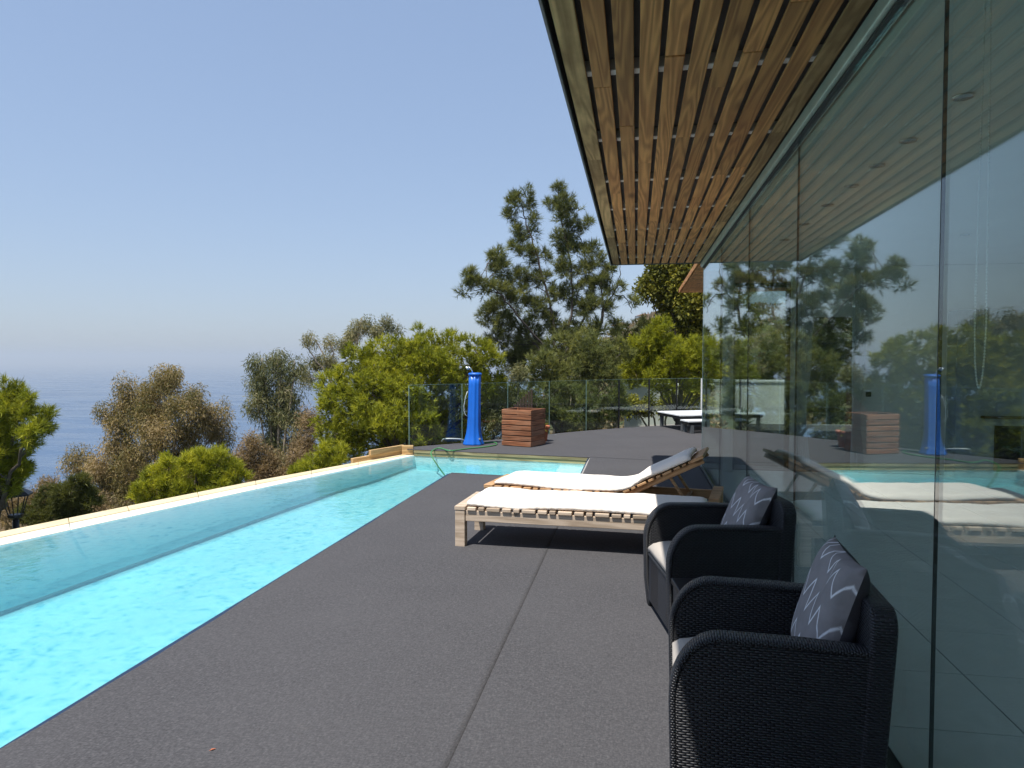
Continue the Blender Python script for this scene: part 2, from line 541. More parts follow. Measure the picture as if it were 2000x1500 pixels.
# ------------------------------------------------------------------ mesh helpers
class MB:
    def __init__(self):
        self.v, self.f = [], []

    def add(self, vs, fs):
        o = len(self.v)
        self.v += [tuple(p) for p in vs]
        self.f += [tuple(i + o for i in q) for q in fs]
        return self

    def box(self, x0, x1, y0, y1, z0, z1, mtx=None):
        vs = [(x, y, z) for z in (z0, z1) for y in (y0, y1) for x in (x0, x1)]
        if mtx is not None:
            vs = [tuple(mtx @ Vector(p)) for p in vs]
        return self.add(vs, [(0, 2, 3, 1), (4, 5, 7, 6), (0, 1, 5, 4), (2, 6, 7, 3), (0, 4, 6, 2), (1, 3, 7, 5)])

    def prism(self, poly, z0, z1, mp=None):
        """poly: CCW list of (a,b); extruded along the third axis; mp maps (a,b,c) to xyz"""
        n = len(poly)
        mp = mp or (lambda a, b, c: (a, b, c))
        vs = [mp(a, b, z0) for a, b in poly] + [mp(a, b, z1) for a, b in poly]
        fs = [tuple(range(n - 1, -1, -1)), tuple(range(n, 2 * n))]
        fs += [(i, (i + 1) % n, n + (i + 1) % n, n + i) for i in range(n)]
        return self.add(vs, fs)

    def tube(self, pts, rad, n=8, cap=True):
        pts = [Vector(p) for p in pts]
        if not hasattr(rad, '__len__'):
            rad = [rad] * len(pts)
        o = []
        up = Vector((.13, .21, .97)).normalized()
        prev = None
        for i, p in enumerate(pts):
            t = (pts[min(i + 1, len(pts) - 1)] - pts[max(i - 1, 0)])
            t = t.normalized() if t.length > 1e-9 else Vector((0, 0, 1))
            a = prev if prev is not None else (up if abs(t.dot(up)) < .95 else Vector((1, 0, 0)))
            a = (a - t * a.dot(t)).normalized()
            prev = a
            b = t.cross(a)
            for k in range(n):
                w = 2 * math.pi * k / n
                o.append(p + (a * math.cos(w) + b * math.sin(w)) * rad[i])
        fs = []
        for i in range(len(pts) - 1):
            for k in range(n):
                k2 = (k + 1) % n
                fs.append((i * n + k, i * n + k2, (i + 1) * n + k2, (i + 1) * n + k))
        if cap:
            fs.append(tuple(range(n - 1, -1, -1)))
            m = (len(pts) - 1) * n
            fs.append(tuple(range(m, m + n)))
        return self.add(o, fs)

    def lathe(self, prof, n=20, c=(0, 0), flute=0, famp=0., sq=0.):
        vs = []
        for r, z in prof:
            for k in range(n):
                w = 2 * math.pi * k / n
                rr = r * (1 + (famp * math.cos(flute * w) if flute else 0))
                if sq:
                    rr *= 1 + sq * (1 / max(abs(math.cos(w)), abs(math.sin(w))) - 1)
                vs.append((c[0] + rr * math.cos(w), c[1] + rr * math.sin(w), z))
        fs = []
        for i in range(len(prof) - 1):
            for k in range(n):
                k2 = (k + 1) % n
                fs.append((i * n + k, i * n + k2, (i + 1) * n + k2, (i + 1) * n + k))
        fs.append(tuple(range(n - 1, -1, -1)))
        m = (len(prof) - 1) * n
        fs.append(tuple(range(m, m + n)))
        return self.add(vs, fs)

    def sweep(self, path, section, closed=False):
        """path: list of (pos, right, up); section: closed list of (a,b)"""
        n = len(section)
        vs = []
        for p, r_, u_ in path:
            for a, b in section:
                vs.append(tuple(Vector(p) + Vector(r_) * a + Vector(u_) * b))
        fs = []
        for i in range(len(path) - 1):
            for k in range(n):
                k2 = (k + 1) % n
                fs.append((i * n + k, i * n + k2, (i + 1) * n + k2, (i + 1) * n + k))
        fs.append(tuple(range(n - 1, -1, -1)))
        m = (len(path) - 1) * n
        fs.append(tuple(range(m, m + n)))
        return self.add(vs, fs)

    def mesh(self, name, bevel=0., seg=2, smooth=False, uv=None):
        me = bpy.data.meshes.new(name)
        me.from_pydata(self.v, [], self.f)
        bm = bmesh.new()
        bm.from_mesh(me)
        bmesh.ops.recalc_face_normals(bm, faces=bm.faces)
        if bevel:
            ed = [e for e in bm.edges if len(e.link_faces) == 2 and e.calc_face_angle(0) > .5]
            bmesh.ops.bevel(bm, geom=ed, offset=bevel, segments=seg, affect='EDGES', profile=.5)
        if uv == 'box':
            l = bm.loops.layers.uv.new('UV')
            for f in bm.faces:
                nx, ny, nz = [abs(c) for c in f.normal]
                for lp in f.loops:
                    p = lp.vert.co
                    if nz > .6 and nz > nx and nz > ny:
                        lp[l].uv = (p.x, p.y)
                    elif nx > ny:
                        lp[l].uv = (p.y, p.z)
                    else:
                        lp[l].uv = (p.x, p.z)
        for f in bm.faces:
            f.smooth = smooth
        bm.to_mesh(me)
        bm.free()
        return me

    def build(self, name, mat, parent=None, loc=None, rotz=0., bevel=0., seg=2, smooth=False, uv=None):
        me = self.mesh(name, bevel, seg, smooth, uv)
        me.materials.append(M[mat])
        return place(name, me, parent, loc, rotz)


def place(name, me, parent=None, loc=None, rotz=0., rot=None):
    o = bpy.data.objects.new(name, me)
    COL.objects.link(o)
    if parent is not None:
        o.parent = parent
    if loc is not None:
        o.location = loc
    if rot is not None:
        o.rotation_euler = rot
    elif rotz:
        o.rotation_euler = (0, 0, rotz)
    return o


def tag(o, label=None, cat=None, group=None, kind=None):
    if label:
        o['label'] = label
    if cat:
        o['category'] = cat
    if group:
        o['group'] = group
    if kind:
        o['kind'] = kind
    return o


def thing(name, label, cat, loc=(0, 0, 0), rotz=0., group=None):
    o = bpy.data.objects.new(name, None)
    o.empty_display_size = .2
    COL.objects.link(o)
    o.location = loc
    o.rotation_euler = (0, 0, rotz)
    return tag(o, label, cat, group)


def beam(name, mat, x0, x1, y0, y1, z0, z1, parent=None, bevel=.003, uv=None, kindname=None):
    """box with its origin in its middle, so the grain follows it"""
    cx, cy, cz = (x0 + x1) / 2, (y0 + y1) / 2, (z0 + z1) / 2
    return MB().box(x0 - cx, x1 - cx, y0 - cy, y1 - cy, z0 - cz, z1 - cz).build(name, mat, parent, (cx, cy, cz), bevel=bevel, seg=1, uv=uv)


def smooth01(a, b, x):
    t = np.clip((np.asarray(x, float) - a) / (b - a), 0, 1)
    return t * t * (3 - 2 * t)


# ------------------------------------------------------------------ terrain, sea
SEA_Z = -88.0


def terrain_z(x, y):
    x, y = np.asarray(x, float), np.asarray(y, float)
    s = np.hypot(x, y)
    az = np.degrees(np.arctan2(x, y))
    k = smooth01(-17, 3, az) + smooth01(-95, -150, az)
    k = np.clip(k, 0, 1)
    low = -3.2 - .168 * np.maximum(0, s - 10)
    high = -3.2 - 3.5 * smooth01(15, 70, s) + 32 * smooth01(80, 380, s) - 60 * smooth01(420, 1200, s)
    z = low * (1 - k) + high * k
    z = z + (np.sin(x * .09 + 1.3) * np.cos(y * .07) * .6 + np.sin(x * .023 + y * .031) * 2.2) * smooth01(25, 120, s)
    z = np.where(s > 700, np.minimum(z, SEA_Z - 6 + (1200 - s) * .02), z)
    return np.maximum(z, SEA_Z - 12)


rings = [0, 3, 6, 9, 12, 16, 20, 25, 30, 37, 45, 55, 67, 80, 95, 115, 135, 160, 190, 220, 255, 290, 330, 370, 410, 450, 490, 520, 550, 600, 700, 850, 1100]
NA = 180
tv, tf = [], []
for i, r in enumerate(rings):
    for k in range(NA):
        a = 2 * math.pi * k / NA
        x, y = r * math.sin(a), r * math.cos(a)
        tv.append((x, y, float(terrain_z(x, y))))
for i in range(len(rings) - 1):
    for k in range(NA):
        k2 = (k + 1) % NA
        if i == 0:
            tf.append((k, (i + 1) * NA + k2, (i + 1) * NA + k))
        else:
            tf.append((i * NA + k, i * NA + k2, (i + 1) * NA + k2, (i + 1) * NA + k))
tag(MB().add(tv, tf).build('hillside', 'ground', smooth=True), kind='structure')

sv, sf = [], []
srings = [300, 600, 1200, 2500, 5000, 10000, 20000, 33000]
for r in srings:
    for k in range(72):
        a = 2 * math.pi * k / 72
        sv.append((r * math.sin(a), r * math.cos(a), SEA_Z))
for i in range(len(srings) - 1):
    for k in range(72):
        k2 = (k + 1) % 72
        sf.append((i * 72 + k, i * 72 + k2, (i + 1) * 72 + k2, (i + 1) * 72 + k))
tag(MB().add(sv, sf).build('sea', 'sea'), kind='structure')

# ------------------------------------------------------------------ terrace, carpet and pool
WZ = -.12                                          # water level
IN = [(-7.82, -3.2), (-5.66, 5.478), (-5.31, 6.75), (-4.83, 8.45), (-4.24, 10.43), (-3.80, 11.90)]
OUT = [(-8.30, -3.2), (-6.07, 5.885), (-5.70, 7.18), (-5.14, 8.98), (-4.43, 10.9), (-4.02, 12.05)]
DECK_L, DECK_R = (-3.80, 11.86), (-.72, 11.39)      # front edge of the deck beyond the pool


def deck_y(x):
    return DECK_L[1] + (x - DECK_L[0]) * (DECK_R[1] - DECK_L[1]) / (DECK_R[0] - DECK_L[0])


FENCE = [(-3.97, 12.12), (-3.2, 12.92), (-2.49, 13.80), (-1.78, 14.74), (-1.07, 15.58), (-.38, 16.25), (.30, 16.85), (.95, 17.25), (1.56, 17.62)]
terrace = MB()
terrace.prism([(-2.47, -3.2), (6.9, -3.2), (6.9, 10.9), (-.735, 10.9), (-.735, 9.17), (-2.47, 9.50)], -3.4, -.014)
terrace.prism([(-4.0, deck_y(-4.0) + .065)] + [(DECK_R[0], deck_y(DECK_R[0]) + .065), (-.735, 10.905), (8.5, 10.905), (8.5, 18.4), (1.62, 18.0)] + [(x + .02, y + .12) for x, y in FENCE[::-1]], -3.4, -.014)
terr = terrace.build('terrace', 'slab')
tag(terr, kind='structure')


def carpet(poly, name='carpet_strip', z0=-.012, z1=0.):
    cx = sum(p[0] for p in poly) / len(poly)
    cy = sum(p[1] for p in poly) / len(poly)
    o = MB().prism([(x - cx, y - cy) for x, y in poly], z0, z1).build(name, 'carpet', terr, (cx, cy, 0), bevel=.004, seg=1)
    return o


def carpet_sheet(xa_fn, xb_fn, y0, y1_fn, drop_a, seed):
    """a soft sheet: long grid with slight ripples; drop_a lets its first edge sag"""
    rr = random.Random(seed)
    ph = [rr.uniform(0, 6) for _ in range(8)]
    us = [0, .006, .014, .026, .045, .07, .10, .14, .19, .26, .35, .45, .55, .65, .75, .85, .93, .98, 1]
    nv = 130
    mb = MB()
    for j in range(nv + 1):
        for u in us:
            x = xa_fn(0) + (xb_fn(0) - xa_fn(0)) * u
            y = y0 + (y1_fn(x) - y0) * j / nv
            xa, xb = xa_fn(y), xb_fn(y)
            x = xa + (xb - xa) * u
            d = x - xa
            z = .0022 * (math.sin(x * 3.1 + y * 1.3 + ph[0]) + math.sin(y * 2.2 - x * 1.9 + ph[1]) + .6 * math.sin(y * 5.1 + x * 4 + ph[2]))
            if drop_a:
                z += .006 * math.exp(-((d - .20) / .09) ** 2) * (.6 + .4 * math.sin(y * 1.7 + ph[3]))
            e = min(d, xb - x)
            z += ((.0024 + .001 * math.sin(y * 3.3 + ph[4])) if drop_a else 0) * math.exp(-((xb - x) / .02) ** 2)
            mb.v.append((x, y, max(z, -.007) if d > .04 else z))
    m = len(us)
    for j in range(nv):
        for i in range(m - 1):
            a = j * m + i
            mb.f.append((a, a + 1, a + m + 1, a + m))
    o = mb.build('carpet_strip', 'carpet', terr, smooth=True)
    md = o.modifiers.new('thickness', 'SOLIDIFY')
    md.thickness = .006
    md.offset = -1
    return o


def pool_edge(y):
    return -2.507 + .006 * math.sin(y * 2.1 + .6) + .004 * math.sin(y * 5.3) + .003 * math.sin(y * 9.7 + 1)


carpet_sheet(pool_edge, lambda y: -.7050, -3.15, lambda x: 9.515 - .197 * (x + 2.505), True, 1)
carpet_sheet(lambda y: -.7072 + .0008 * math.sin(y * 3.3), lambda y: .93, -3.15, lambda x: deck_y(x) - .006, False, 1)
xs = [-3.86, -2.3, -.45, 1.4, 3.2, 5.2, 8.4]


def fence_y(x):
    for (xa, ya), (xb, yb) in zip(FENCE, FENCE[1:]):
        if xa <= x <= xb:
            return ya + (yb - ya) * (x - xa) / (xb - xa)
    return FENCE[0][1] if x < FENCE[0][0] else 17.9


cuts = [12.9, 14.7, 16.5]
for lo, hi in zip([None] + cuts, cuts + [None]):
    # strips laid across the far deck
    pl, pr = [], []
    ys_lo = (lambda x: deck_y(x)) if lo is None else (lambda x, l=lo: l - .12 * (x + .7) * .3)
    ys_hi = (lambda x: 18.2) if hi is None else (lambda x, h=hi: h - .12 * (x + .7) * .3 - .005)
    gx = np.linspace(-3.93, 8.4, 60)
    top, bot = [], []
    for x in gx:
        a = ys_lo(x)
        b = min(ys_hi(x), fence_y(x) + .03)
        if b - a > .02:
            bot.append((x, a))
            top.append((x, b))
    carpet(bot + top[::-1])
# pool shell
def in_x(y):
    for (xa, ya), (xb, yb) in zip(IN, IN[1:]):
        if ya <= y <= yb:
            return xa + (xb - xa) * (y - ya) / (yb - ya)
    return IN[-1][0]


def floor_z(y):
    z = max(-.86, min(-.44, -.72 + .062 * (y - 5.5)))
    return z + .08 * float(smooth01(10.4, 12.0, y))


PZ = -1.0
pb = MB()
rows = list(np.linspace(-3.2, 11.9, 60))
nc = None
for y in rows:
    xl, zf, rc = in_x(y), floor_z(y), .07
    bt = .16 * min(1, (-.1135 - zf - .17) / .42)           # slope shaped so the sun grazes the wall; upright foot makes a shade strip
    sec = [(xl, -.1135), (xl + bt, zf + .17), (xl + bt + .003, zf + rc)]
    for a in np.linspace(0, 90, 8)[1:]:
        sec.append((xl + bt + .004 + rc - rc * math.cos(R(a)), zf + rc - rc * math.sin(R(a))))
    sec += [((xl + bt + rc - 2.0) / 2, zf), (-2.0, zf), (-.70, zf)]
    nc = len(sec)
    pb.v += [(x, y, z) for x, z in sec]
for i in range(len(rows) - 1):
    for k in range(nc - 1):
        pb.f.append((i * nc + k, i * nc + k + 1, (i + 1) * nc + k + 1, (i + 1) * nc + k))


def wallq(p, q, zt=-.10):
    pb.add([(p[0], p[1], PZ), (q[0], q[1], PZ), (q[0], q[1], zt), (p[0], p[1], zt)], [(0, 1, 2, 3)])


wallq((-2.467, -3.2), (-2.467, 9.503))
wallq((-2.467, 9.503), (-.738, 9.174))
wallq((-.738, 9.174), (-.738, 11.42))
wallq((-.73, deck_y(-.73) + .022), (-3.9, deck_y(-3.9) + .022), -.1195)
wallq((-2.4, -3.19), (-7.9, -3.19))
me = bpy.data.meshes.new('swimming_pool')
me.from_pydata(pb.v, [], pb.f)
me.materials.append(M['pool'])
me.materials.append(M['pool_floor_dimmed'])
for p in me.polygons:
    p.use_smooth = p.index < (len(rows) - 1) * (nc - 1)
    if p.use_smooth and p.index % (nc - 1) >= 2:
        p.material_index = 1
pool = place('swimming_pool', me)
tag(pool, kind='structure')
# outer wall carrying the overflow edge
OUT_LIP = [((a[0] * .45 + b[0] * .55), (a[1] * .45 + b[1] * .55)) for a, b in zip(IN, OUT)]
MB().prism(OUT[::-1] + [(x - .002, y - .001) for x, y in IN], -3.2, -.125).build('outer_wall', 'pool', pool)
for i in range(len(IN) - 1):
    # coping slabs: a pale wet lip inside and a sandy strip outside
    nseg = 8 if i == 0 else 2
    for k in range(nseg):
        t0, t1 = k / nseg, (k + 1) / nseg
        gp = .003 / max(.1, math.dist(IN[i], IN[i + 1]))

        def L(P, t):
            return (P[i][0] + (P[i + 1][0] - P[i][0]) * t, P[i][1] + (P[i + 1][1] - P[i][1]) * t)
        for nm, A, B, z, mt in (('coping_lip', OUT_LIP, IN, -.108, 'coping_wet'), ('coping_slab', OUT, OUT_LIP, -.100, 'coping')):
            q = [L(A, t0 + gp), L(B, t0 + gp), L(B, t1 - gp), L(A, t1 - gp)]
            cx = sum(p[0] for p in q) / 4
            cy = sum(p[1] for p in q) / 4
            MB().prism([(a - cx, b - cy) for a, b in q], -.1245 if mt == 'coping' else -.1243, z).build(nm, mt, pool, (cx, cy, 0), bevel=.004, seg=2)
# steps in the inner corner
for (x0, x1, z) in ((-1.22, -.737, -.165), (-1.72, -1.222, -.30), (-2.42, -1.722, -.45)):
    MB().prism([(x0, 9.62 - .19 * (x0 + 2.47) + .02), (x1, 9.62 - .19 * (x1 + 2.47) + .02), (x1, deck_y(x1) + .02), (x0, deck_y(x0) + .02)], PZ - .002, z).build('step', 'pool', pool, bevel=.02)
MB().box(-2.556, -2.472, -3.2, 9.50, -.032, -.0142).build('edge_trim', 'blue_tile', pool)
MB().prism([(-2.540, 9.5035), (-.737, 9.173), (-.737, 9.20), (-2.540, 9.54)], -.032, -.0142).build('edge_trim', 'blue_tile', pool)
MB().box(-.752, -.737, 9.19, 11.4, -.135, -.016).build('edge_trim', 'blue_tile', pool)

# grow the water a hair into the walls so that no gap shows
grow = [(-2.476, -3.25), (-2.476, 9.494), (-.741, 9.164), (-.741, 11.416), (-3.80, 11.91)] + [(x - .006, y) for x, y in IN[::-1][1:]]
wm = MB().prism(grow, PZ - .03, WZ)
w = wm.build('water', 'water')
tag(w, kind='structure')

# timber edging below the far deck and beside the overflow edge
ang = math.atan2(DECK_R[1] - DECK_L[1], DECK_R[0] - DECK_L[0])
Ld = math.dist(DECK_L, DECK_R)
for j, (za, zb, off) in enumerate(((-.062, -.016, .0), (-.118, -.066, .012))):
    for k in range(2):
        a0, a1 = Ld * k / 2 + .002, Ld * (k + 1) / 2 - .002
        me_ = MB().box(-(a1 - a0) / 2, (a1 - a0) / 2, -.02, .02, -(zb - za) / 2, (zb - za) / 2)
        mx = DECK_L[0] + math.cos(ang) * (a0 + a1) / 2
        my = DECK_L[1] + math.sin(ang) * (a0 + a1) / 2 + .018 + off
        me_.build('edge_beam', 'beam', terr, (mx, my, (za + zb) / 2), ang, bevel=.003)

tb = thing('timber_edging', 'stepped light timber boards at the end of the pale pool edge', 'edging', (-4.05, 11.7, -.1))
pa, pb_ = at_z(714, 893, -.02), at_z(776, 876, .05)
for (xa, ya, za), (xb, yb, zb), z0, z1 in (((-4.50, 10.80, 0), (-4.06, 11.92, 0), -.30, -.03), ((-4.33, 11.12, 0), (-4.03, 11.93, 0), -.028, .062), ((-4.03, 11.90, 0), (-3.83, 11.93, 0), -.098, .06)):
    l = math.dist((xa, ya), (xb, yb))
    a = math.atan2(yb - ya, xb - xa)
    o = MB().box(-l / 2, l / 2, -.025, .025, -(z1 - z0) / 2, (z1 - z0) / 2).build('board', 'sleeper', tb, ((xa + xb) / 2 + 4.05, (ya + yb) / 2 - 11.7 + (.03 if z0 > -.05 else 0), (z0 + z1) / 2 + .1), a, bevel=.004)

# ------------------------------------------------------------------ the house
XG, YC = .955, 10.60             # glass front and its far corner
RZ = 2.95                        # underside of the slatted overhang
house = thing('glass_house', 'modern house with a glass wall under a slatted timber overhang', 'house', (XG, YC, 0))


def hp(x, y, z):
    return (x - XG, y - YC, z)


def hbeam(name, mat, x0, x1, y0, y1, z0, z1, parent=house, bevel=.003, off=(0, 0, 0)):
    o = beam(name, mat, x0, x1, y0, y1, z0, z1, parent, bevel)
    l = o.location
    o.location = (l[0] - XG - off[0], l[1] - YC - off[1], l[2] - off[2])
    return o


soff = hbeam('overhang', 'membrane', -.36, .99, -3.2, 10.56, RZ + .075, RZ + .20)
so = (soff.location[0], soff.location[1], soff.location[2])
edges_x = np.linspace(-.345, .905, 12)
for i in range(11):
    pw = (edges_x[1] - edges_x[0])
    gap = .024 + .004 * random.random()
    x0, x1 = edges_x[i] + gap / 2, edges_x[i + 1] - gap / 2
    if i == 0:
        x0 = edges_x[0] + .006
    ys = [-3.15]
    while ys[-1] < 10.5:
        ys.append(min(10.54, ys[-1] + random.uniform(2.1, 4.2)))
        if 10.54 - ys[-1] < .8:
            ys[-1] = 10.54
            break
    for a, b in zip(ys, ys[1:]):
        dz = random.uniform(-.003, .003)
        hbeam('plank', 'plank_old' if i in (0, 10) else 'plank', x0, x1, a + .002, b - .002, RZ + dz, RZ + .017 + dz, soff, .003, so)
yb = 2.42 - 1.07 * 5
k = 0
while yb < 10.5:
    hbeam('batten', 'batten', -.33, .90, yb, yb + .062, RZ + .0205, RZ + .0745, soff, .002, so)
    yb += 1.075
hbeam('fascia', 'grey_metal', -.375, -.362, -3.2, 10.575, RZ - .012, RZ + .21, soff, .002, so)
hbeam('fascia', 'grey_metal', -.362, .99, 10.562, 10.575, RZ - .010, RZ + .21, soff, .002, so)
hbeam('roof', 'grey_metal', -.40, 6.9, -3.25, 10.60, RZ + .215, RZ + .40)
# narrower overhang past the corner, its boards run across
ov = hbeam('end_overhang', 'plank', .885, 6.9, 10.605, 15.3, RZ + .028, RZ + .07)
oo = tuple(ov.location)
yy = 10.62
while yy < 15.2:
    hbeam('plank', 'plank', .90, 4.6, yy, yy + .098, RZ - .002, RZ + .024, ov, .003, oo)
    yy += .12
hbeam('fascia', 'plank', .868, .883, 10.61, 15.3, RZ - .006, RZ + .075, ov, .002, oo)

# glass front
front = hbeam('top_track', 'alu', .908, .985, -3.2, YC + .02, RZ - .06, RZ + .01, house, .004)
fo = tuple(front.location)
hbeam('track_lip', 'seal', .93, .975, -3.2, YC, RZ - .075, RZ - .062, front, .001, fo)
joints = [-3.18, -1.62, .42, 2.475, 4.54, 6.42, 8.46, YC]
for a, b in zip(joints, joints[1:]):
    hbeam('glass_pane', 'glass', XG - .006, XG + .006, a + .004, b - .004, .012, RZ - .078, house, 0)
for j in joints[1:-1]:
    hbeam('pane_joint', 'seal', XG - .0058, XG + .0058, j - .003, j + .003, .012, RZ - .078, house, 0)
hbeam('bottom_track', 'seal', XG - .018, XG + .018, -3.2, YC, .001, .0115, house, .001)

# far end wall: glass, door frame, white pieces, solid wall
hbeam('glass_pane', 'glass', XG + .01, 1.335, YC - .006, YC + .006, .012, RZ - .078)
hbeam('corner_post', 'alu', XG - .008, XG + .008, YC + .002, YC + .018, .0, RZ - .062)
dfr = hbeam('door_frame', 'black_metal', 1.34, 1.40, YC - .035, YC + .035, .0, 2.58)
do_ = tuple(dfr.location)
hbeam('door_post', 'black_metal', 2.08, 2.14, YC - .035, YC + .035, .0, 2.58, dfr, .003, do_)
hbeam('door_head', 'black_metal', 1.34, 2.14, YC - .034, YC + .034, 2.582, 2.65, dfr, .003, do_)
hbeam('door_pane', 'glass', 1.402, 2.078, YC - .005, YC + .005, .012, 2.578, dfr, 0, do_)
hbeam('transom_pane', 'glass', 1.34, 2.14, YC - .006, YC + .006, 2.655, RZ - .078)
hbeam('door_handle', 'black_metal', 1.45, 1.475, YC - .06, YC - .038, .85, 1.30, dfr, .004, do_)
hbeam('pier', 'white', 2.145, 2.36, YC - .08, YC + .08, .0, 2.84)
hbeam('lintel', 'white', 2.363, 3.07, YC - .08, YC + .08, 2.16, 2.84)
hbeam('window_and_fill_pane', 'glass', 2.363, 3.07, YC - .006, YC + .006, .012, 2.158)
hbeam('end_wall', 'white', 3.073, 6.6, YC - .08, YC + .08, .0, 2.84)
hbeam('back_wall', 'white', 6.603, 6.8, -3.2, YC + .08, .0, .35)
hbeam('back_wall_head', 'white', 6.603, 6.8, -3.2, YC + .08, 2.55, 2.84)
for wy in (-3.2, -.2, 2.8, 5.8, 8.8, YC - .12):
    hbeam('fill_window_pier', 'white', 6.603, 6.8, wy, wy + .2, .352, 2.548)
for wa, wb in ((-2.995, -.205), (.005, 2.795), (3.005, 5.795), (6.005, 8.795)):  # windows added in the unseen back wall to let fill daylight indoors
    hbeam('window_and_fill_pane', 'fence_glass', 6.69, 6.70, wa, wb, .352, 2.548)
hbeam('near_wall', 'white', .99, 6.6, -3.2, -3.0, .0, 2.84)
ceil = hbeam('ceiling', 'ceiling', 1.0, 6.8, -3.2, YC + .1, 2.845, 2.93)
co_ = tuple(ceil.location)
for x in (1.545, 3.3, 5.0):
    for y in (2.2, 3.0, 3.8, 4.5, 5.04, 5.6, 6.26, 7.1, 8.0):
        if x > 2 and y not in (3.0, 4.5, 6.26, 8.0):
            continue
        sp = MB().lathe([(.045, 0), (.05, .004), (.048, .010), (.034, .010), (.030, .004)], 20)
        sp.build('spotlight', 'chrome', ceil, (x - XG - co_[0], y - YC - co_[1], 2.845 - .0115 - co_[2]), smooth=True)
col_ = MB().lathe([(.075, 0), (.075, 2.842)], 24)
col_.build('column', 'white', house, hp(1.26, 10.28, 0), smooth=True)

# interior floor: tiles on a bed
bed = hbeam('floor', 'seal', .98, 6.6, -3.1, YC - .04, -.012, -.004, house, 0)
bo = tuple(bed.location)
tile_me = MB().box(-.2965, .2965, -.2965, .2965, -.0025, .0025).mesh('floor_tile', .001, 1)
tile_me.materials.append(M['tile'])
for i in range(9):
    for j in range(19):
        x, y = 1.322 + .6 * i, 10.14 - .6 * j
        place('floor_tile', tile_me, bed, (x - XG - bo[0], y - YC - bo[1], -.0014 - bo[2]))
# chimney breast with a dark hearth on the end wall
cb = hbeam('chimney_breast', 'wall_breast', 4.15, 6.4, YC - .38, YC - .082, .0, 2.22)
cbo = tuple(cb.location)
hbeam('hearth', 'hearth_black', 4.62, 6.1, YC - .392, YC - .383, .10, .70, cb, 0, cbo)  # flat black panel for the fireplace opening
hbeam('mantel', 'dark_wood', 4.45, 6.3, YC - .50, YC - .385, .80, .83, cb, .003, cbo)
hbeam('light_switch', 'seal', 3.13, 3.20, YC - .09, YC - .082, 1.05, 1.12)

# roller-blind chain just inside the glass
ch = thing('blind_chain', 'white beaded blind chain hanging in a long loop inside the glass wall', 'blind chain', (1.03, 2.1, 2.84))
bead = MB().lathe([(.0008, -.0032), (.0024, -.0024), (.0034, 0), (.0024, .0024), (.0008, .0032)], 8).mesh('bead', smooth=True)
bead.materials.append(M['white'])
pt = at_z(1912, 760, 1.45)
d = ray(1912, 758)
P0 = np.array([0, 0, EYE]) + d * (1.03 / d[0])
d1 = ray(1905, 150)
zl = P0[2]
yb0 = P0[1]
pts = []
half = .036
for q in np.linspace(0, 1, 90):
    z = 2.83 - (2.83 - zl - .22) * q
    pts.append((half * (.42 + .58 * q), z))
for q in np.linspace(0.03, 1, 16):
    a = q * math.pi / 2
    pts.append((half * math.cos(a), zl + .22 - .22 * math.sin(a)))
cord = MB()
cp = [(0, yb0 + a - 2.1, z - 2.84) for a, z in pts] + [(0, yb0 - a - 2.1, z - 2.84) for a, z in pts[::-1][1:]]
cord.tube(cp, .0012, 5)
cord.build('cord', 'white', ch)
acc = 0
bm_ = MB()
cum = [0]
for a, b in zip(cp, cp[1:]):
    cum.append(cum[-1] + math.dist(a, b))
tot = cum[-1]
npb = 280
for q in range(npb):
    s = tot * (q + .5) / npb
    i = max(0, np.searchsorted(cum, s) - 1)
    f = (s - cum[i]) / max(1e-6, cum[i + 1] - cum[i])
    p = [cp[i][j] + (cp[i + 1][j] - cp[i][j]) * f for j in range(3)]
    place('bead', bead, ch, p)

# curtains gathered at the end wall
def curtain(x0, x1, y, z0, z1, label):
    mb = MB()
    nx, nz = 40, 14
    vs = []
    for j in range(nz + 1):
        t = j / nz
        z = z0 + (z1 - z0) * t
        pinch = 1 - .45 * math.exp(-((t - .28) / .16) ** 2)
        cx = (x0 + x1) / 2 - .05 * (1 - pinch)
        for i in range(nx + 1):
            u = i / nx * 2 - 1
            vs.append((cx + u * (x1 - x0) / 2 * pinch, y + .022 * math.sin(i * 1.35 + .3 * math.sin(t * 4)), z))
    fs = [(j * (nx + 1) + i, j * (nx + 1) + i + 1, (j + 1) * (nx + 1) + i + 1, (j + 1) * (nx + 1) + i) for j in range(nz) for i in range(nx)]
    mb.add(vs, fs)
    o = mb.build('curtain', 'curtain', None, smooth=True)
    md = o.modifiers.new('thickness', 'SOLIDIFY')
    md.thickness = .004
    tag(o, label, 'curtain')


curtain(2.16, 2.40, YC - .16, .03, 2.80, 'pale grey curtain gathered beside the dark door frame indoors')
curtain(2.92, 3.10, YC - .16, .03, 2.80, 'pale grey curtain gathered at the white wall indoors')


# ------------------------------------------------------------------ furniture: loungers
def rounded_section(w, h, r=.02, n=5, ox=0., oz=0.):
    pts = []
    for cx, cy, a0 in ((w / 2 - r, h / 2 - r, 0), (-w / 2 + r, h / 2 - r, 90), (-w / 2 + r, -h / 2 + r, 180), (w / 2 - r, -h / 2 + r, 270)):
        for k in range(n + 1):
            a = R(a0 + 90 * k / n)
            pts.append((ox + cx + r * math.cos(a), oz + cy + r * math.sin(a)))
    return pts


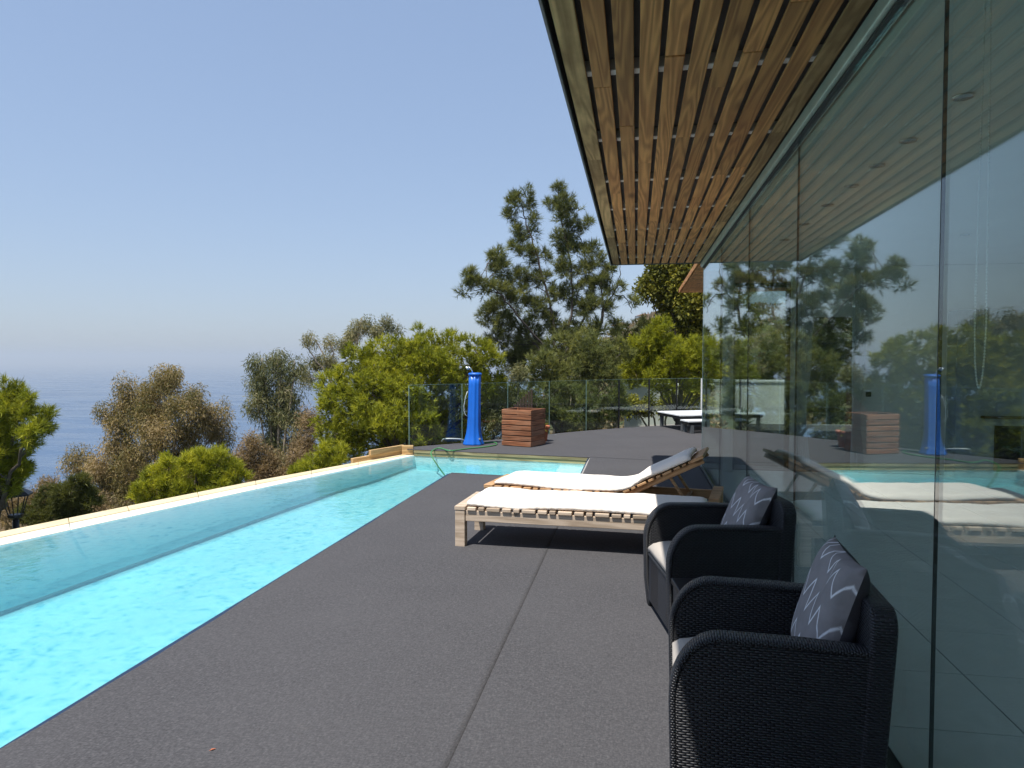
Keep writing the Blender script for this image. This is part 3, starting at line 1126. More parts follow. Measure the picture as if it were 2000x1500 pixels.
def pad_mesh(mb, path, width, thick, seed, nw=26):
    """stuffed pad following path [(x,z,nx,nz)...] along local x, width along local y"""
    rr = random.Random(seed)
    n = len(path)
    ph = [rr.uniform(0, 6) for _ in range(6)]
    grid = []
    for side in (1, -1):
        for i, (x, z, nx, nz) in enumerate(path):
            t = i / (n - 1)
            et = min(t, 1 - t) * (n - 1) / 5.0
            e1 = math.sqrt(max(0, 1 - (1 - min(1, et)) ** 2))
            for j in range(nw + 1):
                v = j / nw * 2 - 1
                ev = (1 - abs(v)) * nw / 2 / 3.2
                e2 = math.sqrt(max(0, 1 - (1 - min(1, ev)) ** 2))
                h = thick / 2 * (.25 + .75 * e1 * e2) if side > 0 else -thick / 2 * (.35 + .65 * e1 * e2)
                wr = .003 * math.sin(x * 9 + ph[0] + v * 2) * math.sin(v * 4 + ph[1]) + .002 * math.sin(x * 23 + ph[2])
                pk = .0035 * math.sin(x * 95 + ph[5]) * math.exp(-((1 - abs(v)) / .12) ** 2)
                edge_w = 1 + .012 * math.sin(x * 6 + ph[3]) + .006 * math.sin(x * 31 + ph[4])
                yy = v * width / 2 * edge_w
                hh = h + (wr + pk) * (1 if side > 0 else .3)
                droop = -.014 * max(0, abs(v) - .86) / .14 * (1 + .8 * math.sin(x * 5 + ph[3]))
                grid.append((x + nx * hh, yy, z + nz * hh + droop))
    m = (nw + 1)
    fs = []
    for i in range(n - 1):
        for j in range(nw):
            a = i * m + j
            fs.append((a, a + m, a + m + 1, a + 1))
            b = n * m + a
            fs.append((b, b + 1, b + m + 1, b + m))
    for i in range(n - 1):
        for j in (0, nw):
            a, b = i * m + j, n * m + i * m + j
            fs.append((a, a + m, b + m, b) if j else (a, b, b + m, a + m))
    for j in range(nw):
        for i in (0, n - 1):
            a, b = i * m + j, n * m + i * m + j
            fs.append((a, a + 1, b + 1, b) if i else (a, b, b + 1, a + 1))
    return mb.add(grid, fs)


def lounger(loc, rotz, length, raised, label, clabel, wood):
    W = .66
    t = thing('sun_lounger', label, 'sun lounger', loc, rotz)
    TOP = .345
    for x0, x1 in ((0, .085), (length - .085, length)):
        for y0, y1 in ((0, .075), (W - .075, W)):
            beam('leg', wood, x0 + .0, x1, y0, y1, 0, TOP - .036, t, .004)
        beam('end_board', wood, x0 - .004, x1 + .004, -.004, W + .004, TOP - .034, TOP, t, .004)
    for y0 in (.012, W - .047):
        beam('side_rail', wood, .087, length - .087, y0, y0 + .035, TOP - .125, TOP - .036, t, .003)
    beam('stretcher', wood, length * .5 - .02, length * .5 + .02, .05, W - .05, TOP - .12, TOP - .05, t, .003)
    hinge = length * .62
    pat = [.075, .05, .112]
    x, k = .105, 0
    if not raised:
        while x < length - .20:
            wd = pat[(k + 0) % 3]
            beam('slat', wood, x, x + wd, -.003, W + .003, TOP - .034, TOP - .006, t, .003)
            x += wd + .021
            k += 1
    else:
        while x < hinge - .12:
            wd = pat[k % 3]
            beam('slat', wood, x, x + wd, -.003, W + .003, TOP - .034, TOP - .006, t, .003)
            x += wd + .021
            k += 1
        back = bpy.data.objects.new('backrest', None)
        COL.objects.link(back)
        back.parent = t
        back.location = (hinge - .02, 0, TOP - .02)
        back.rotation_euler = (0, -R(raised), 0)
        bl = .80
        for y0 in (.055, W - .09):
            beam('back_rail', wood, 0, bl, y0, y0 + .035, -.045, 0, back, .003)
        q, k = .02, 0
        while q < bl - .12:
            wd = pat[k % 3] * .8
            beam('slat', wood, q, q + wd, .02, W - .02, .002, .024, back, .003)
            q += wd + .022
            k += 1
        beam('head_board', wood, bl - .095, bl + .02, .01, W - .01, .002, .030, back, .004)
        # props between the backrest and the frame
        ca, sa = math.cos(R(raised)), math.sin(R(raised))
        px_, pz_ = hinge - .02 + .48 * ca, TOP - .02 + .48 * sa - .05
        for y0 in (.10, W - .13):
            MB().tube([(px_, y0 + .015, pz_), (length - .30, y0 + .015, TOP - .06)], .014, 8).build('prop', wood, t)
        beam('prop_bar', wood, length - .32, length - .28, .05, W - .05, TOP - .09, TOP - .05, t, .003)
    # cushion, a thing of its own lying on the slats
    th = .062
    path = []
    if not raised:
        for q in np.linspace(.10, length - .10, 64):
            sag = .006 * math.sin(q * 3.1 + 1) + .004 * math.sin(q * 7)
            path.append((q, TOP + th / 2 - .008 + abs(sag), 0, 1))
    else:
        cx, cz = hinge - .02, TOP - .006
        a1 = R(raised)
        Rb = .38
        tl = Rb * math.tan(a1 / 2)
        for q in np.linspace(.10, cx - tl, 40):
            path.append((q, cz + th / 2 + .003 * abs(math.sin(q * 5)), 0, 1))
        for a in np.linspace(.06, a1, 8):
            path.append((cx - tl + Rb * math.sin(a), cz + th / 2 + .001 + Rb * (1 - math.cos(a)), -math.sin(a), math.cos(a)))
        x0, z0 = path[-1][0], path[-1][1]
        for q in np.linspace(.02, .70 - tl, 26)[1:]:
            path.append((x0 + q * math.cos(a1) - .022 * math.sin(a1) * min(1, q * 8), z0 + q * math.sin(a1) + .024 * math.cos(a1) * min(1, q * 8), -math.sin(a1), math.cos(a1)))
    mb = MB()
    pad_mesh(mb, [(p[0], p[1], p[2], p[3]) for p in path], W - .035, th, 3 if raised else 5)
    mb.v = [(a, b + W / 2, c) for a, b, c in mb.v]
    c = mb.build('lounger_cushion', 'cush', None, loc, rotz, smooth=True)
    tag(c, clabel, 'cushion')
    return t


lounger((-1.487, 5.752, 0), R(-3.2), 2.16, 0, 'flat teak sun lounger with slatted frame beside the black armchairs', 'flat cream cushion with gathered edge on the lowered sun lounger', 'teak')
lounger((-1.462, 6.80, 0), R(-9.6), 2.22, 27, 'teak sun lounger with its backrest raised towards the glass wall', 'cream cushion bent up over the raised backrest of the sun lounger', 'teak_warm')


# ------------------------------------------------------------------ armchairs and table
CW, CD, AH, BH = .70, .67, .655, .785


def arm_outline(inset=0.):
    pts = [(.03 + inset, .015), (.010 + inset, .18), (.004 + inset, .42)]
    rx, rz = .165, .215
    for a in np.linspace(0, 90, 12)[1:]:
        pts.append((rx + .004 - (rx - inset) * math.cos(R(a)), AH - rz + (rz - inset) * math.sin(R(a))))
    pts += [(.42, AH - inset - .002), (CD - .01, AH - inset - .012)]
    return pts


def armchair(loc, rotz, label):
    """local x: front(0) to back(CD); local y: 0..CW"""
    t = thing('armchair', label, 'armchair', loc, rotz, 'black rattan armchairs')
    for y0, y1 in ((0.008, .078), (CW - .078, CW - .008)):
        o = arm_outline(.012)
        poly = o + [(CD - .01, .015)]
        poly = poly[::-1]
        MB().prism(poly, y0, y1, lambda a, b, c: (a, c, b)).build('arm', 'rattan', t, bevel=.010, seg=2, uv='box')
        # rolled rim wrapped round the front and top edge
        path = []
        ol = arm_outline(0)
        fine = []
        for (a, b), (c, d_) in zip(ol, ol[1:]):
            m = max(1, int(math.dist((a, b), (c, d_)) / .03))
            for k in range(m):
                fine.append((a + (c - a) * k / m, b + (d_ - b) * k / m))
        fine.append(ol[-1])
        cy = (y0 + y1) / 2
        for i, (a, b) in enumerate(fine):
            p, q = fine[max(0, i - 1)], fine[min(len(fine) - 1, i + 1)]
            tx, tz = q[0] - p[0], q[1] - p[1]
            l = math.hypot(tx, tz)
            path.append(((a, cy, b), (0, 1, 0), (-tz / l, 0, tx / l)))
        sec = [(.041 * math.copysign(abs(math.cos(w_)) ** .55, math.cos(w_)), .013 * math.copysign(abs(math.sin(w_)) ** .7, math.sin(w_)) - .005) for w_ in np.linspace(0, 2 * math.pi, 17)[:-1]]
        rb = MB().sweep(path, sec)
        me = rb.mesh('arm_rim', smooth=True)
        uvl = me.uv_layers.new(name='UV')
        s_of = [0]
        for p, q in zip(fine, fine[1:]):
            s_of.append(s_of[-1] + math.dist(p, q))
        ns = len(sec)
        for lp in me.loops:
            vi = lp.vertex_index
            i, k = divmod(vi, ns)
            uvl.data[lp.index].uv = (abs(k - ns / 2) * .012, s_of[min(i, len(s_of) - 1)])
        me.materials.append(M['rattan'])
        place('arm_rim', me, t)
    beam('front_panel', 'rattan_v', .020, .062, .080, CW - .080, .055, .335, t, .006, uv='box')
    beam('front_cap', 'rattan', .012, .075, .080, CW - .080, .337, .362, t, .008, uv='box')
    beam('seat_base', 'rattan', .078, CD - .09, .080, CW - .080, .22, .34, t, .004, uv='box')
    # backrest, rounded at its top corners, leaning back a little
    bp = []
    w0, w1 = .0, CW
    r = .085
    bp += [(w0 + .004, .015), (w1 - .004, .015)]
    for a in np.linspace(0, 90, 8):
        bp.append((w1 - r + r * math.cos(R(a)), BH - r + r * math.sin(R(a))))
    for a in np.linspace(90, 180, 8):
        bp.append((w0 + r + r * math.cos(R(a)), BH - r + r * math.sin(R(a))))
    MB().prism(bp, -.04, .04, lambda a, b, c: (CD - .035 + c - .02 + .05 * (b / BH), a, b)).build('backrest', 'rattan', t, bevel=.014, seg=3, uv='box')
    for fx in (.05, CD - .05):
        for fy in (.04, CW - .04):
            MB().lathe([(.018, 0), (.02, .004), (.02, .014)], 10, (fx, fy)).build('foot', 'black_metal', t)
    # seat cushion
    path = [(q, .345 + .05, 0, 1) for q in np.linspace(.012, CD - .10, 20)]
    mb = MB()
    pad_mesh(mb, path, CW - .17, .105, 11, 18)
    mb.v = [(a, b + CW / 2, c) for a, b, c in mb.v]
    mb.build('seat_cushion', 'seat', t, smooth=True)
    return t


def pillow(loc, rot, label, size=.46, T=.075):
    n = 26
    me = bpy.data.meshes.new('pillow')
    vs, uvs, fs, mi = [], [], [], []
    rr = random.Random(hash(label) % 1000)
    p1, p2 = rr.uniform(0, 6), rr.uniform(0, 6)
    for side in (1, -1):
        for j in range(n + 1):
            for i in range(n + 1):
                u, v = i / n * 2 - 1, j / n * 2 - 1
                prof = ((1 - u ** 4) * (1 - v ** 4)) ** .55
                x = u * size / 2 * (1 - .075 * (1 - v * v) * abs(u) ** 3)
                y = v * size / 2 * (1 - .075 * (1 - u * u) * abs(v) ** 3)
                z = side * T * prof + .006 * math.sin(3 * u + p1) * math.sin(2.5 * v + p2) * prof
                z += .004 * math.sin(9 * u + 5 * v + p1) * prof * (1 - prof)
                if side > 0:                      # a dent where it was patted
                    z -= .022 * math.exp(-((u - .1) ** 2 + (v - .55) ** 2) / .12)
                vs.append((x, y, z))
                uvs.append((u * size / 2, v * size / 2))
    m = n + 1
    for j in range(n):
        for i in range(n):
            a = j * m + i
            fs.append((a, a + 1, a + m + 1, a + m))
            mi.append(0)
            b = m * m + a
            fs.append((b, b + m, b + m + 1, b + 1))
            mi.append(1)
    me.from_pydata(vs, [], fs)
    l = me.uv_layers.new(name='UV')
    for lp in me.loops:
        l.data[lp.index].uv = uvs[lp.vertex_index]
    me.materials.append(M['pillow'])
    me.materials.append(M['pillow_back'])
    for p, k in zip(me.polygons, mi):
        p.material_index = k
        p.use_smooth = True
    bm = bmesh.new()
    bm.from_mesh(me)
    bmesh.ops.remove_doubles(bm, verts=bm.verts, dist=1e-5)
    bm.to_mesh(me)
    bm.free()
    o = place('pillow', me, None, loc, rot=rot)
    return tag(o, label, 'pillow')


C1, A1 = (.118, 2.40), R(-2.5)
C2, A2 = (.185, 3.925), R(11.0)
armchair((C1[0], C1[1], 0), A1, 'black rattan armchair facing the pool, on the near side of the low table')
armchair((C2[0], C2[1], 0), A2, 'black rattan armchair between the low table and the flat sun lounger')


def chair_pt(C, A, x, y, z):
    return (C[0] + x * math.cos(A) - y * math.sin(A), C[1] + x * math.sin(A) + y * math.cos(A), z)


def pillow_rot(A, lean):
    # pillow x -> across the seat, pillow y -> up the back, face to the front
    up = Vector((math.sin(lean), 0, math.cos(lean)))
    across = Vector((0, -1, 0))
    nrm = across.cross(up)
    m = Matrix((across, up, nrm)).transposed()
    m = Matrix.Rotation(A, 3, 'Z') @ m
    return m.to_euler()


pillow(chair_pt(C1, A1, .565, CW / 2 + .005, .660), pillow_rot(A1, R(17)), 'grey zigzag pillow in the armchair on the near side of the table', .47)
pillow(chair_pt(C2, A2, .55, CW / 2 + .02, .640), pillow_rot(A2, R(24)), 'grey zigzag pillow in the armchair beside the flat sun lounger', .46)

tbl = thing('rattan_table', 'low black rattan side table between the two armchairs', 'side table', (.26, 3.27, 0), R(8))
MB().box(0, .52, 0, .52, .40, .43).build('table_top', 'black_metal', tbl, bevel=.006)
for x0, x1, y0, y1 in ((.01, .04, .01, .51), (.48, .51, .01, .51), (.042, .478, .01, .04), (.042, .478, .48, .51)):
    MB().box(x0, x1, y0, y1, .03, .398).build('side_panel', 'rattan', tbl, bevel=.004, uv='box')
for fx in (.04, .48):
    for fy in (.04, .48):
        MB().lathe([(.016, 0), (.018, .004), (.018, .03)], 10, (fx, fy)).build('foot', 'black_metal', tbl)

# ------------------------------------------------------------------ far deck: shower, planter, pot, hose, platforms
sh = thing('solar_shower', 'bright blue solar shower column with flared foot on the far deck', 'shower', (-2.93, 12.72, 0))
prof = []
for z, r in ((0, .185), (.015, .19), (.03, .186), (.10, .160), (.2, .138), (.32, .122), (.5, .115), (.8, .111), (1.1, .108), (1.27, .106)):
    prof.append((r, z))
body = MB().lathe(prof, 72, (0, 0), 9, .045, .25)
body.v = [(x + .022 * z, y, z) for x, y, z in body.v]
body.build('body', 'blue', sh, smooth=True)
MB().lathe([(.106, 1.271), (.122, 1.275), (.124, 1.30), (.112, 1.315), (.05, 1.32)], 32, (.028, 0), sq=.25).build('cap', 'blue', sh, smooth=True)
MB().tube([(-.02, 0, 1.31), (-.03, -.005, 1.36), (-.055, -.02, 1.405), (-.085, -.04, 1.42)], .011, 8).build('neck', 'chrome', sh, smooth=True)
hd = MB().lathe([(.012, .0), (.04, -.018), (.042, -.03), (.036, -.034)], 18).build('shower_head', 'chrome', sh, (-.09, -.042, 1.425), smooth=True)
hd.rotation_euler = (R(20), R(40), 0)
lp_ = [(-.10, -.06, .98), (-.135, -.07, .88), (-.165, -.07, .72), (-.165, -.07, .62), (-.14, -.07, .55), (-.10, -.06, .52)]
MB().tube(lp_, .006, 6).build('side_hose', 'hose_white', sh, smooth=True)
MB().lathe([(.02, 0), (.024, .01), (.024, .03), (.012, .035)], 12).build('tap', 'chrome', sh, (.14, -.12, .10))


def catmull(P, m=8):
    P = [Vector(p) for p in P]
    P = [P[0]] + P + [P[-1]]
    o = []
    for i in range(1, len(P) - 2):
        for k in range(m):
            t = k / m
            a, b, c, d_ = P[i - 1], P[i], P[i + 1], P[i + 2]
            o.append(.5 * ((2 * b) + (c - a) * t + (2 * a - 5 * b + 4 * c - d_) * t * t + (3 * b - a - 3 * c + d_) * t ** 3))
    o.append(P[-2])
    return o


def g3(x, y, z=.012):
    p = at_z(x, y, z)
    return (p[0], p[1], z)


hose = catmull([(-3.05, 11.2, -.35), (-3.28, 11.42, -.16), (-3.42, 11.62, -.02), (-3.36, 11.90, .025)] + [g3(880, 880), g3(915, 876), g3(945, 873), g3(968, 869), g3(968, 864.5), g3(950, 864), g3(935, 865.5)])
o = MB().tube(hose, .0105, 8).build('garden_hose', 'hose', None, smooth=True)
tag(o, 'green garden hose running from the blue shower over into the pool', 'hose')
pc = catmull([g3(863, 862, .02), g3(866, 858, .07), g3(872, 857, .10), g3(884, 857, .10), g3(900, 858, .08), g3(908, 861, .03)])
o = MB().tube(pc, .013, 8).build('grey_pipe', 'hose_white', None, smooth=True)
tag(o, 'short pale pipe lying bent behind the blue shower', 'pipe')

pl = thing('wooden_planter', 'square red-brown planter box of weathered boards on the far deck', 'planter', (-2.393, 12.656, 0), math.atan2(12.454 - 12.656, -1.819 + 2.393))
PWd, PDp, PHt = .60, .58, .665
nb = 7
bh = PHt / nb
for k in range(nb):
    z0, z1 = k * bh + .009, (k + 1) * bh - .008
    jt = lambda: random.uniform(-.007, .004)
    beam('board', 'planter', .0, PWd, jt(), .026, z0, z1, pl, .004)
    beam('board', 'planter', .0, PWd, PDp - .026, PDp + jt(), z0, z1, pl, .004)
    for x0 in (.003, PWd - .029):
        o = MB().box(-(PDp - .06) / 2, (PDp - .06) / 2, -.013, .013, -bh / 2 + .003, bh / 2 - .003).build('board', 'planter', pl, (x0 + .013 + jt() * .5, PDp / 2, (z0 + z1) / 2), R(90), bevel=.004)
for x0 in (.028, PWd - .064):
    for y0 in (.028, PDp - .064):
        beam('corner_post', 'planter', x0 + .002, x0 + .034, y0 + .002, y0 + .034, .0, PHt - .01, pl, .002)
MB().box(.03, PWd - .03, .03, PDp - .03, .04, .50).build('soil', 'dark_wood', pl)

pot = thing('flower_pot', 'small terracotta pot with a green plant behind the wooden planter', 'flower pot', (-1.76, 13.45, 0))
MB().lathe([(.085, 0), (.095, .01), (.125, .24), (.15, .245), (.152, .30), (.135, .30), (.128, .255), (.02, .25)], 24).build('pot', 'terracotta', pot, smooth=True)


def leaf_mesh(name, mat, P, D, L, Wd, tint, parent=None, droop=0., quad=True, side=None):
    """many leaf-sized faces; P base points, D unit directions, L lengths, Wd widths"""
    n = len(P)
    if side is None:
        side = np.cross(D, rng.normal(size=(n, 3)))
    side /= np.linalg.norm(side, axis=1, keepdims=True) + 1e-9
    L = L[:, None]
    Wd = Wd[:, None]
    if quad:
        a = P
        mid = P + D * L * .45
        tip = P + D * L
        tip[:, 2] -= droop * L[:, 0]
        V = np.stack([a, mid + side * Wd / 2, tip, mid - side * Wd / 2], 1).reshape(-1, 3)
        k = 4
    else:
        tip = P + D * L
        V = np.stack([P + side * Wd / 2, tip, P - side * Wd / 2], 1).reshape(-1, 3)
        k = 3
    me = bpy.data.meshes.new(name)
    me.vertices.add(n * k)
    me.vertices.foreach_set('co', V.astype(np.float32).ravel())
    me.loops.add(n * k)
    me.loops.foreach_set('vertex_index', np.arange(n * k, dtype=np.int32))
    me.polygons.add(n)
    me.polygons.foreach_set('loop_start', np.arange(0, n * k, k, dtype=np.int32))
    at = me.attributes.new('tint', 'FLOAT', 'POINT')
    at.data.foreach_set('value', np.repeat(np.clip(tint, 0, 1), k).astype(np.float32))
    me.update()
    me.materials.append(M[mat])
    return place(name, me, parent)


def unit(a):
    return a / (np.linalg.norm(a, axis=-1, keepdims=True) + 1e-9)


nl = 40
d0 = unit(rng.normal(size=(nl, 3)) * [1, 1, .3] + [0, 0, .7])
leaf_mesh('leaves', 'broad', np.tile([0, 0, .25], (nl, 1)) + rng.normal(size=(nl, 3)) * .02, d0, rng.uniform(.15, .30, nl), rng.uniform(.03, .05, nl), rng.uniform(.3, 1, nl), pot, .15)

# two low white platforms
def platform(loc, rotz, L, Wd, H_, label):
    t = thing('deck_platform', label, 'platform', loc, rotz)
    nbd = 6
    for k in range(nbd):
        y0, y1 = Wd * k / nbd + .006, Wd * (k + 1) / nbd - .006
        beam('board', 'deck_white', 0, L, y0, y1, H_ - .03, H_, t, .003)
    for y0 in (.02, Wd - .06):
        beam('rail', 'black_metal', .01, L - .01, y0, y0 + .04, H_ - .095, H_ - .032, t, .003)
    for x0 in (.01, L - .05):
        beam('end_rail', 'black_metal', x0, x0 + .04, .062, Wd - .062, H_ - .09, H_ - .034, t, .003)
    for x0 in (.06, L - .13):
        for y0 in (.02, Wd - .09):
            beam('leg', 'grey_metal', x0, x0 + .07, y0, y0 + .07, 0, H_ - .097, t, .003)


platform((.94, 15.72, 0), R(22), 2.0, 1.2, .36, 'larger low white boarded platform by the far corner of the glass railing')
platform((1.10, 15.28, 0), R(22), 1.4, .42, .27, 'narrow low white boarded platform in front of the larger one')

# ------------------------------------------------------------------ glass railing
rail = thing('glass_railing', 'frameless glass railing with slim posts along the far deck', 'railing', (FENCE[0][0], FENCE[0][1], 0))
for i, ((xa, ya), (xb, yb)) in enumerate(zip(FENCE, FENCE[1:])):
    l = math.dist((xa, ya), (xb, yb))
    a = math.atan2(yb - ya, xb - xa)
    MB().box(-l / 2 + .012, l / 2 - .012, -.006, .006, -.52, .55).build('glass_panel', 'fence_glass', rail, ((xa + xb) / 2 - FENCE[0][0], (ya + yb) / 2 - FENCE[0][1], .55), a)
    MB().box(-l / 2 + .012, l / 2 - .012, -.006, .006, -.003, .003).build('top_trim', 'glass_edge', rail, ((xa + xb) / 2 - FENCE[0][0], (ya + yb) / 2 - FENCE[0][1], 1.1055), a)
for i, (xa, ya) in enumerate(FENCE):
    last = i == len(FENCE) - 1
    wpx = .006 if i < 5 else .022
    MB().box(-wpx if last else -wpx / 2, wpx, -.012, .012, 0, 1.10).build('post', 'white' if last else ('glass_edge' if i < 5 else 'black_metal'), rail, (xa - FENCE[0][0], ya - FENCE[0][1], 0), R(40), bevel=.002)

# ------------------------------------------------------------------ beyond the railing
gw = thing('garden_wall', 'pale rendered garden wall behind the glass railing', 'wall', (.3, 22.5, -3))
MB().box(-.65, 2.9, 0, .25, 0, 3.72).build('wall', 'wall_grey', gw, bevel=.01)
MB().box(-.70, 2.95, -.03, .28, 3.722, 3.80).build('coping', 'white', gw, bevel=.01)
ww = thing('white_garden_wall', 'bright white garden wall seen through the far corner of the house', 'wall', (2.05, 19.3, -2.5))
MB().box(0, 2.2, 0, .2, 0, 3.45).build('wall', 'white', ww, bevel=.01)
MB().box(-.04, 2.24, -.03, .23, 3.452, 3.52).build('coping', 'white', ww, bevel=.008)
ag = thing('agave_plant', 'grey-green agave with broad pointed leaves near the white wall', 'agave', (2.35, 16.9, 0))
na_ = 26
aa = np.linspace(0, 2 * math.pi * 3, na_)
ad = unit(np.stack([np.cos(aa), np.sin(aa), np.linspace(.25, 2.2, na_)], 1))
leaf_mesh('leaves', 'agave', np.tile([0, 0, .0], (na_, 1)) + ad * .05, ad, np.full(na_, .55), np.full(na_, .12), rng.uniform(0, 1, na_), ag, .05, side=np.cross(ad, np.tile([0, 0, 1.], (na_, 1))))

pk = thing('brown_picket_gate', 'dark brown stepped picket gate behind the glass railing', 'gate', (-2.66, 14.75, -1.25))
for k in range(9):
    h = 1.55 + .055 * k
    beam('picket', 'dark_wood', .02 + k * .058, .065 + k * .058, 0, .025, 0, .95 + h - .75, pk, .003)
for z in (.5, 1.3):
    beam('rail', 'dark_wood', 0, .56, .027, .06, z, z + .07, pk, .003)


def far_house(loc, rotz, Wd, D, H_, label):
    t = thing('hill_house', label, 'house', loc, rotz)
    MB().box(-Wd / 2, Wd / 2, -D / 2, D / 2, -6, H_).build('wall', 'white', t)
    MB().prism([(-Wd / 2 - .4, H_ + .02), (Wd / 2 + .4, H_ + .02), (0, H_ + Wd * .18)], -D / 2 - .4, D / 2 + .4, lambda a, b, c: (a, c, b)).build('roof', 'roof_tile', t)
    for k in range(3):
        x = -Wd / 2 + Wd * (k + .5) / 3
        MB().box(x - .6, x + .6, -D / 2 - .05, -D / 2 - .01, .9, 2.4).build('window', 'window_dark', t)


def on_ground(x, y, dist):
    p = at_d(x, y, dist)
    return (float(p[0]), float(p[1]), float(terrain_z(p[0], p[1])))


far_house(on_ground(1216, 640, 330), R(-8), 9, 7, 3.6, 'white house among trees on the distant hillside')
far_house(on_ground(1256, 636, 360), R(12), 7, 6, 3.0, 'smaller white house farther up the distant hillside')

# garden lantern below the pool edge
lt = at_d(30, 985, 10.6)
lan = thing('garden_lantern', 'black garden lantern on a post under the left pine', 'lantern', (float(lt[0]), float(lt[1]), float(terrain_z(lt[0], lt[1]))))
lz = float(lt[2] - terrain_z(lt[0], lt[1]))
MB().tube([(0, 0, 0), (0, 0, lz - .22)], [.05, .042], 10).build('post', 'black_metal', lan, smooth=True)
MB().lathe([(.05, lz - .22), (.10, lz - .19), (.105, lz - .155), (.09, lz - .15)], 6).build('cage_base', 'black_metal', lan)
for k in range(6):
    a = k * math.pi / 3
    MB().tube([(.09 * math.cos(a), .09 * math.sin(a), lz - .16), (.17 * math.cos(a), .17 * math.sin(a), lz + .13)], .008, 6).build('cage_bar', 'black_metal', lan)
MB().lathe([(.175, lz + .13), (.235, lz + .135), (.23, lz + .155), (.11, lz + .23), (.03, lz + .27), (.02, lz + .31)], 6).build('lantern_roof', 'black_metal', lan)


# ------------------------------------------------------------------ trees
def clumps_from_lobes(lobes, dist, n_per_area, r_clump, seed, shell=.55):
    """lobes: (px, py, radius_px, depth_offset m[, squash]); returns clump centres, radii, outward dirs"""
    r_ = np.random.default_rng(seed)
    C, RR, O = [], [], []
    for lb in lobes:
        px_, py_, rp, dz = lb[:4]
        sq = lb[4] if len(lb) > 4 else 1.0
        dd = dist + dz
        c = at_d(px_, py_, dd)
        rad = rp * dd / FPX
        k = max(3, int(n_per_area * (rad / r_clump) ** 2))
        u = unit(r_.normal(size=(k, 3)))
        f = (shell + (1 - shell) * r_.random(k)) * (1 - .35 * r_clump / rad)
        pts = c + u * (f * rad)[:, None] * np.array([1, 1, sq])
        C.append(pts)
        RR.append(r_clump * r_.uniform(.7, 1.25, k))
        O.append(u)
    return np.concatenate(C), np.concatenate(RR), np.concatenate(O)


def needles(name, mat, C, RR, O, tufts, blades, length, width, parent, seed, up=.45, tint_shift=0., spread=.62):
    r_ = np.random.default_rng(seed)
    nC = len(C)
    u = unit(r_.normal(size=(nC, tufts, 3)) + O[:, None, :] * .7 + np.array([0, 0, up]))
    tp = C[:, None, :] + u * (RR[:, None] * r_.uniform(.35, 1., (nC, tufts)))[..., None]
    ax = unit(u + np.array([0, 0, up]) + r_.normal(size=u.shape) * .3)
    ct = r_.normal(.45, .13, (nC, 1)) + tint_shift
    tt = ct + r_.normal(0, .17, (nC, tufts))
    n = nC * tufts
    tp, ax, tt = tp.reshape(n, 3), ax.reshape(n, 3), tt.reshape(n)
    D = unit(ax[:, None, :] + r_.normal(size=(n, blades, 3)) * spread)
    P = np.repeat(tp[:, None, :], blades, 1) - ax[:, None, :] * length * .15
    P = P + ax[:, None, :] * (r_.uniform(-.3, .5, (n, blades)) * length)[..., None]
    N = n * blades
    T = np.repeat(tt[:, None], blades, 1).reshape(N) + r_.normal(0, .08, N)
    return leaf_mesh(name, mat, P.reshape(N, 3), D.reshape(N, 3), length * r_.uniform(.65, 1.2, N), width * r_.uniform(.7, 1.3, N), T, parent, quad=False)


def leaves(name, mat, C, RR, O, per, length, width, parent, seed, hang=.8, tint_shift=0., squash=1., flat=.6):
    r_ = np.random.default_rng(seed)
    nC = len(C)
    u = unit(r_.normal(size=(nC, per, 3)))
    rad = RR[:, None] * r_.random((nC, per)) ** .5
    P = C[:, None, :] + u * rad[..., None] * np.array([1, 1, squash])
    D = unit(r_.normal(size=u.shape) * flat + u * .4 + np.array([0, 0, -hang]))
    N = nC * per
    T = (r_.normal(.45, .2, (nC, 1)) + r_.normal(0, .22, (nC, per)) + tint_shift).reshape(N)
    return leaf_mesh(name, mat, P.reshape(N, 3), D.reshape(N, 3), length * r_.uniform(.6, 1.3, N), width * r_.uniform(.7, 1.3, N), T, parent)


def wood_tree(parent, mat, trunks, twigs_to=None, twig_r=.012, jitter=.05, seed=1, trunk_name='trunk'):
    """trunks: list of (points, r0, r1); twigs_to: points joined to the nearest trunk point"""
    r_ = np.random.default_rng(seed)
    mb = MB()
    allp, allr = [], []
    for pts, r0, r1 in trunks:
        c = catmull(pts, 6)
        n_ = len(c)
        c = [p + Vector(r_.normal(size=3) * jitter * .4) for p in c]
        rs = [r0 + (r1 - r0) * i / (n_ - 1) for i in range(n_)]
        mb.tube(c, rs, 7)
        allp += [tuple(p) for p in c]
        allr += rs
    mb.build(trunk_name, mat, parent, smooth=True)
    if twigs_to is not None and len(twigs_to):
        A = np.array(allp)
        tw = MB()
        for q in twigs_to:
            dd = np.linalg.norm(A - q, axis=1) + np.maximum(0, A[:, 2] - q[2] + .1) * 1.2
            i = int(np.argmin(dd))
            p = A[i]
            if np.linalg.norm(q - p) < .05:
                continue
            m1 = p * .5 + q * .5 + r_.normal(size=3) * .12 * np.linalg.norm(q - p) + np.array([0, 0, .05])
            tw.tube([p, m1, q], [min(allr[i] * .6, twig_r * 1.8), twig_r, twig_r * .4], 4, False)
        tag(tw.build('branches', mat, parent, smooth=True), kind='stuff')


def root_at(px_, dist, lift=0.):
    p = at_d(px_, 702, dist)
    return np.array([p[0], p[1], float(terrain_z(p[0], p[1])) + lift])


def tree(name, label, cat, px_, dist, group=None):
    b = root_at(px_, dist)
    t = thing(name, label, cat, tuple(float(v) for v in b), group=group)
    return t, b


def rel(objs_parent, base):
    """children were built in world coordinates: keep them there"""
    for c in objs_parent.children:
        c.location = tuple(-float(v) for v in base)


